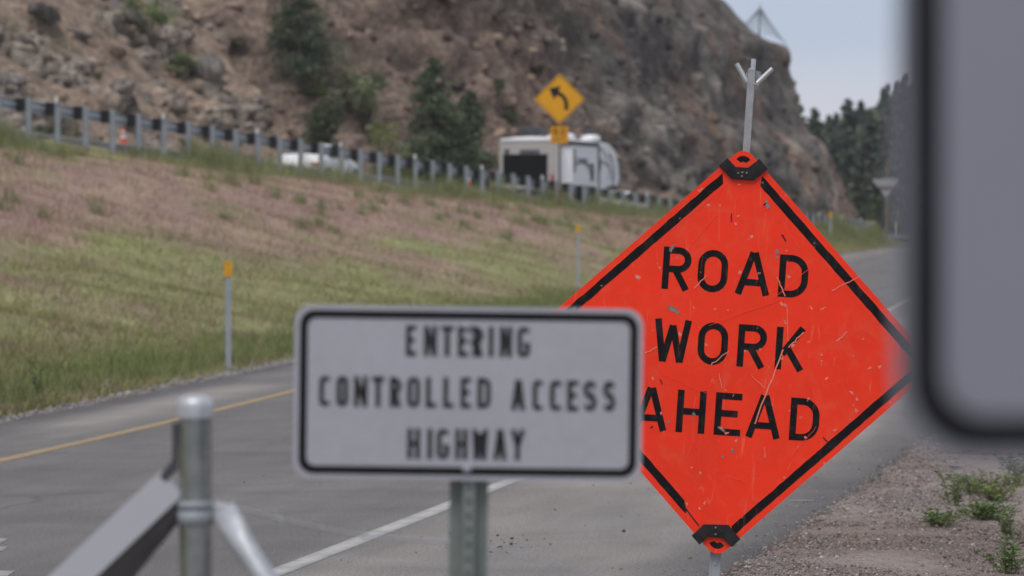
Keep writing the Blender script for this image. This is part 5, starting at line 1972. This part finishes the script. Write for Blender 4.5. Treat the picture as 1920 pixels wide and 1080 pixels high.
for k in range(len(xs) - 1):
    for i in range(nn):
        fs.append((k * nn + i, k * nn + (i + 1) % nn, (k + 1) * nn + (i + 1) % nn, (k + 1) * nn + i))
fs += [tuple(range(nn)), tuple(range((len(xs) - 1) * nn, len(xs) * nn))]
mb.add(vs, fs).build('body', M['rv_side'], RV, bevel=0.03)
MB().box((0, -0.02, 1.8), (2.36, 0.05, 2.1)).build('ramp_door', M['rv_rear'], RV, bevel=0.02)
RD = [c for c in RV.children if c.name.startswith('ramp_door')][0]
MB().box((-0.08, -0.055, HR - 1.36), (2.02, 0.03, 1.26)).build('rear_window', M['rv_screen'], RD, bevel=0.01)
for x in (-1.17, 0.93):
    MB().box((x, -0.058, HR - 1.42), (0.06, 0.025, 1.3)).build('window_trim', M['rv_rear'], RD)
MB().box((0, -0.03, HR - 0.12), (2.5, 0.1, 0.14)).build('roof_cap', M['white_paint'], RV, bevel=0.03)
for sx in (-1, 1):
    MB().box((sx * 1.2, -0.035, 1.8), (0.12, 0.09, 2.2)).build('corner_trim', M['rv_rear'], RV, bevel=0.03)
    MB().box((sx * 1.12, -0.09, 1.2), (0.12, 0.04, 0.3)).build('tail_light', M['tail_red'], RV, bevel=0.01)
    for y in (4.4, 5.3, 6.2):
        wheel(RV, sx * 1.05, y, 0.38, 0.24, sx)
MB().box((-0.92, -0.075, HR - 0.6), (0.2, 0.03, 0.16)).build('marker_plate', M['rv_seal'], RV)
MB().box((0.1, -0.06, HR - 0.62), (0.9, 0.02, 0.16)).build('rear_lettering_band', M['rv_graphic'], RV)
MB().box((-0.1, 0.8, HR + 0.26), (1.0, 0.9, 0.36)).build('air_conditioner', M['rv_seal'], RV, bevel=0.05)
for x, y, w in ((0.75, 3.2, 0.8), (0.9, 6.4, 0.9), (-0.4, 5.0, 0.6)):
    MB().lathe([(w / 2, HR), (w / 2, HR + 0.1), (w * 0.4, HR + 0.2), (w * 0.2, HR + 0.25), (0.001, HR + 0.26)], (x, y, 0), 16).build('roof_vent', M['white_paint'], RV)
# slide-out on the near side
MB().box((wv + 0.2, 2.9, 1.75), (0.5, 3.9, 1.75)).build('slide_out', M['rv_side'], RV, bevel=0.02)
SO = [c for c in RV.children if c.name.startswith('slide_out')][0]
MB().box((wv + 0.21, 2.9, 2.665), (0.56, 4.1, 0.07)).build('top_seal', M['rv_seal'], SO)
MB().box((wv + 0.21, 4.92, 1.75), (0.56, 0.14, 1.78)).build('end_seal', M['rv_seal'], SO)
MB().box((wv + 0.462, 3.9, 1.5), (0.02, 0.45, 0.75)).build('side_window', M['rv_screen'], SO)
MB().box((wv + 0.462, 1.25, 1.95), (0.02, 0.25, 1.0)).build('vertical_graphic', M['rv_graphic'], SO)
MB().box((wv + 0.462, 2.6, 2.0), (0.02, 1.2, 0.14)).build('name_graphic', M['rv_graphic'], SO)


def swoosh(cx, cz, rx, rz, a0, a1, w, xo, name):
    pts = arc(cx, cz, rx, rz, a0, a1, 14)
    L_, R_ = strip(pts, w)
    n2_ = len(L_)
    vs = [(xo, p.x, p.y) for p in L_] + [(xo, p.x, p.y) for p in R_] + [(xo + 0.012, p.x, p.y) for p in L_] + [(xo + 0.012, p.x, p.y) for p in R_]
    fs = []
    for i in range(n2_ - 1):
        fs += [(i, i + 1, n2_ + i + 1, n2_ + i), (2 * n2_ + i, 3 * n2_ + i, 3 * n2_ + i + 1, 2 * n2_ + i + 1), (i, 2 * n2_ + i, 2 * n2_ + i + 1, i + 1), (n2_ + i, n2_ + i + 1, 3 * n2_ + i + 1, 3 * n2_ + i)]
    fs += [(0, n2_, 3 * n2_, 2 * n2_), (n2_ - 1, 3 * n2_ - 1, 4 * n2_ - 1, 2 * n2_ - 1)]
    MB().add(vs, fs).build(name, M['rv_graphic'], RV)


swoosh(1.2, 1.1, 2.6, 0.95, 10, 85, 0.06, wv + 0.455, 'swoosh_graphic')
swoosh(5.6, 1.6, 2.6, 1.1, -20, 70, 0.07, wv + 0.002, 'swoosh_graphic')
swoosh(6.4, 1.35, 2.2, 0.7, -10, 80, 0.10, wv + 0.002, 'swoosh_graphic')
swoosh(4.0, 2.6, 4.4, 0.75, 20, 95, 0.05, wv + 0.002, 'swoosh_graphic')

swoosh(7.4, 1.5, 1.5, 1.0, -30, 60, 0.16, wv + 0.002, 'swoosh_graphic')
swoosh(2.4, 1.2, 1.9, 0.7, 20, 120, 0.12, wv + 0.455, 'swoosh_graphic')
MB().box((wv + 0.012, 6.4, 1.9), (0.03, 0.75, 0.55)).build('side_window', M['rv_screen'], RV)
MB().box((wv + 0.012, 5.6, 1.55), (0.03, 0.5, 1.4)).build('entry_door', M['rv_rear'], RV)
MB().box((wv + 0.05, 3.6, 2.78), (0.12, 5.2, 0.12)).build('awning_roll', M['rv_seal'], RV, bevel=0.02)
MB().box((0, -0.075, 0.62), (2.3, 0.12, 0.14)).build('bumper', M['rv_seal'], RV, bevel=0.02)

# ------------------------------------------------------------------ rockfall net on the cliff top
yn = 297.0
nt_ = thing('rockfall_net', 'dark rockfall net hung from a pole on the cliff top', 'net', at(1425, 60, yn))


def nl(px, py, dy=0.0):
    return Vector(at(px, py, yn + dy)) - nt_.location


MB().tube(nl(1423, 75), nl(1425, 10), 0.1, 0.07, 8).build('pole', M['galv_dull'], nt_)
pole_top = nl(1425, 14)
mb = MB()
for i in range(9):
    u = i / 8
    e = nl(1375 + 38 * u, 52 + 14 * u, 4 - 8 * u)
    m_ = pole_top.lerp(e, 0.5) + Vector((0, 0, -0.35))
    mb.path([pole_top, m_, e], [0.022, 0.022, 0.022], 4)
    e = nl(1432 + 46 * u, 66 + 22 * u * u, 3 - 6 * u)
    m_ = pole_top.lerp(e, 0.5) + Vector((0, 0, -0.1))
    mb.path([pole_top, m_, e], [0.022, 0.022, 0.022], 4)
for k in range(1, 8):
    f_ = k / 8
    a = [pole_top.lerp(nl(1375 + 38 * u, 52 + 14 * u, 4 - 8 * u), f_) + Vector((0, 0, -0.7 * f_ * (1 - f_) * 2)) for u in np.linspace(0, 1, 9)]
    b = [pole_top.lerp(nl(1432 + 46 * u, 66 + 22 * u * u, 3 - 6 * u), f_) + Vector((0, 0, -0.2 * f_ * (1 - f_) * 2)) for u in np.linspace(0, 1, 9)]
    mb.path(a, [0.016] * 9, 4)
    mb.path(b, [0.016] * 9, 4)
mb.build('net', M['galv_dull'], nt_)

# ------------------------------------------------------------------ thin summer haze
hz_m = bpy.data.materials.new('haze')
hz_m.use_nodes = True
hn = hz_m.node_tree
hn.nodes.clear()
ho = hn.nodes.new('ShaderNodeOutputMaterial')
hv = hn.nodes.new('ShaderNodeVolumePrincipled')
hv.inputs['Color'].default_value = (0.86, 0.88, 0.93, 1)
hv.inputs['Density'].default_value = 0.00017
hn.links.new(hv.outputs['Volume'], ho.inputs['Volume'])
tag(MB().box((0, 710, 31), (2100, 1700, 78)).build('haze', hz_m), 'thin pale haze filling the valley air', 'haze', kind='stuff')
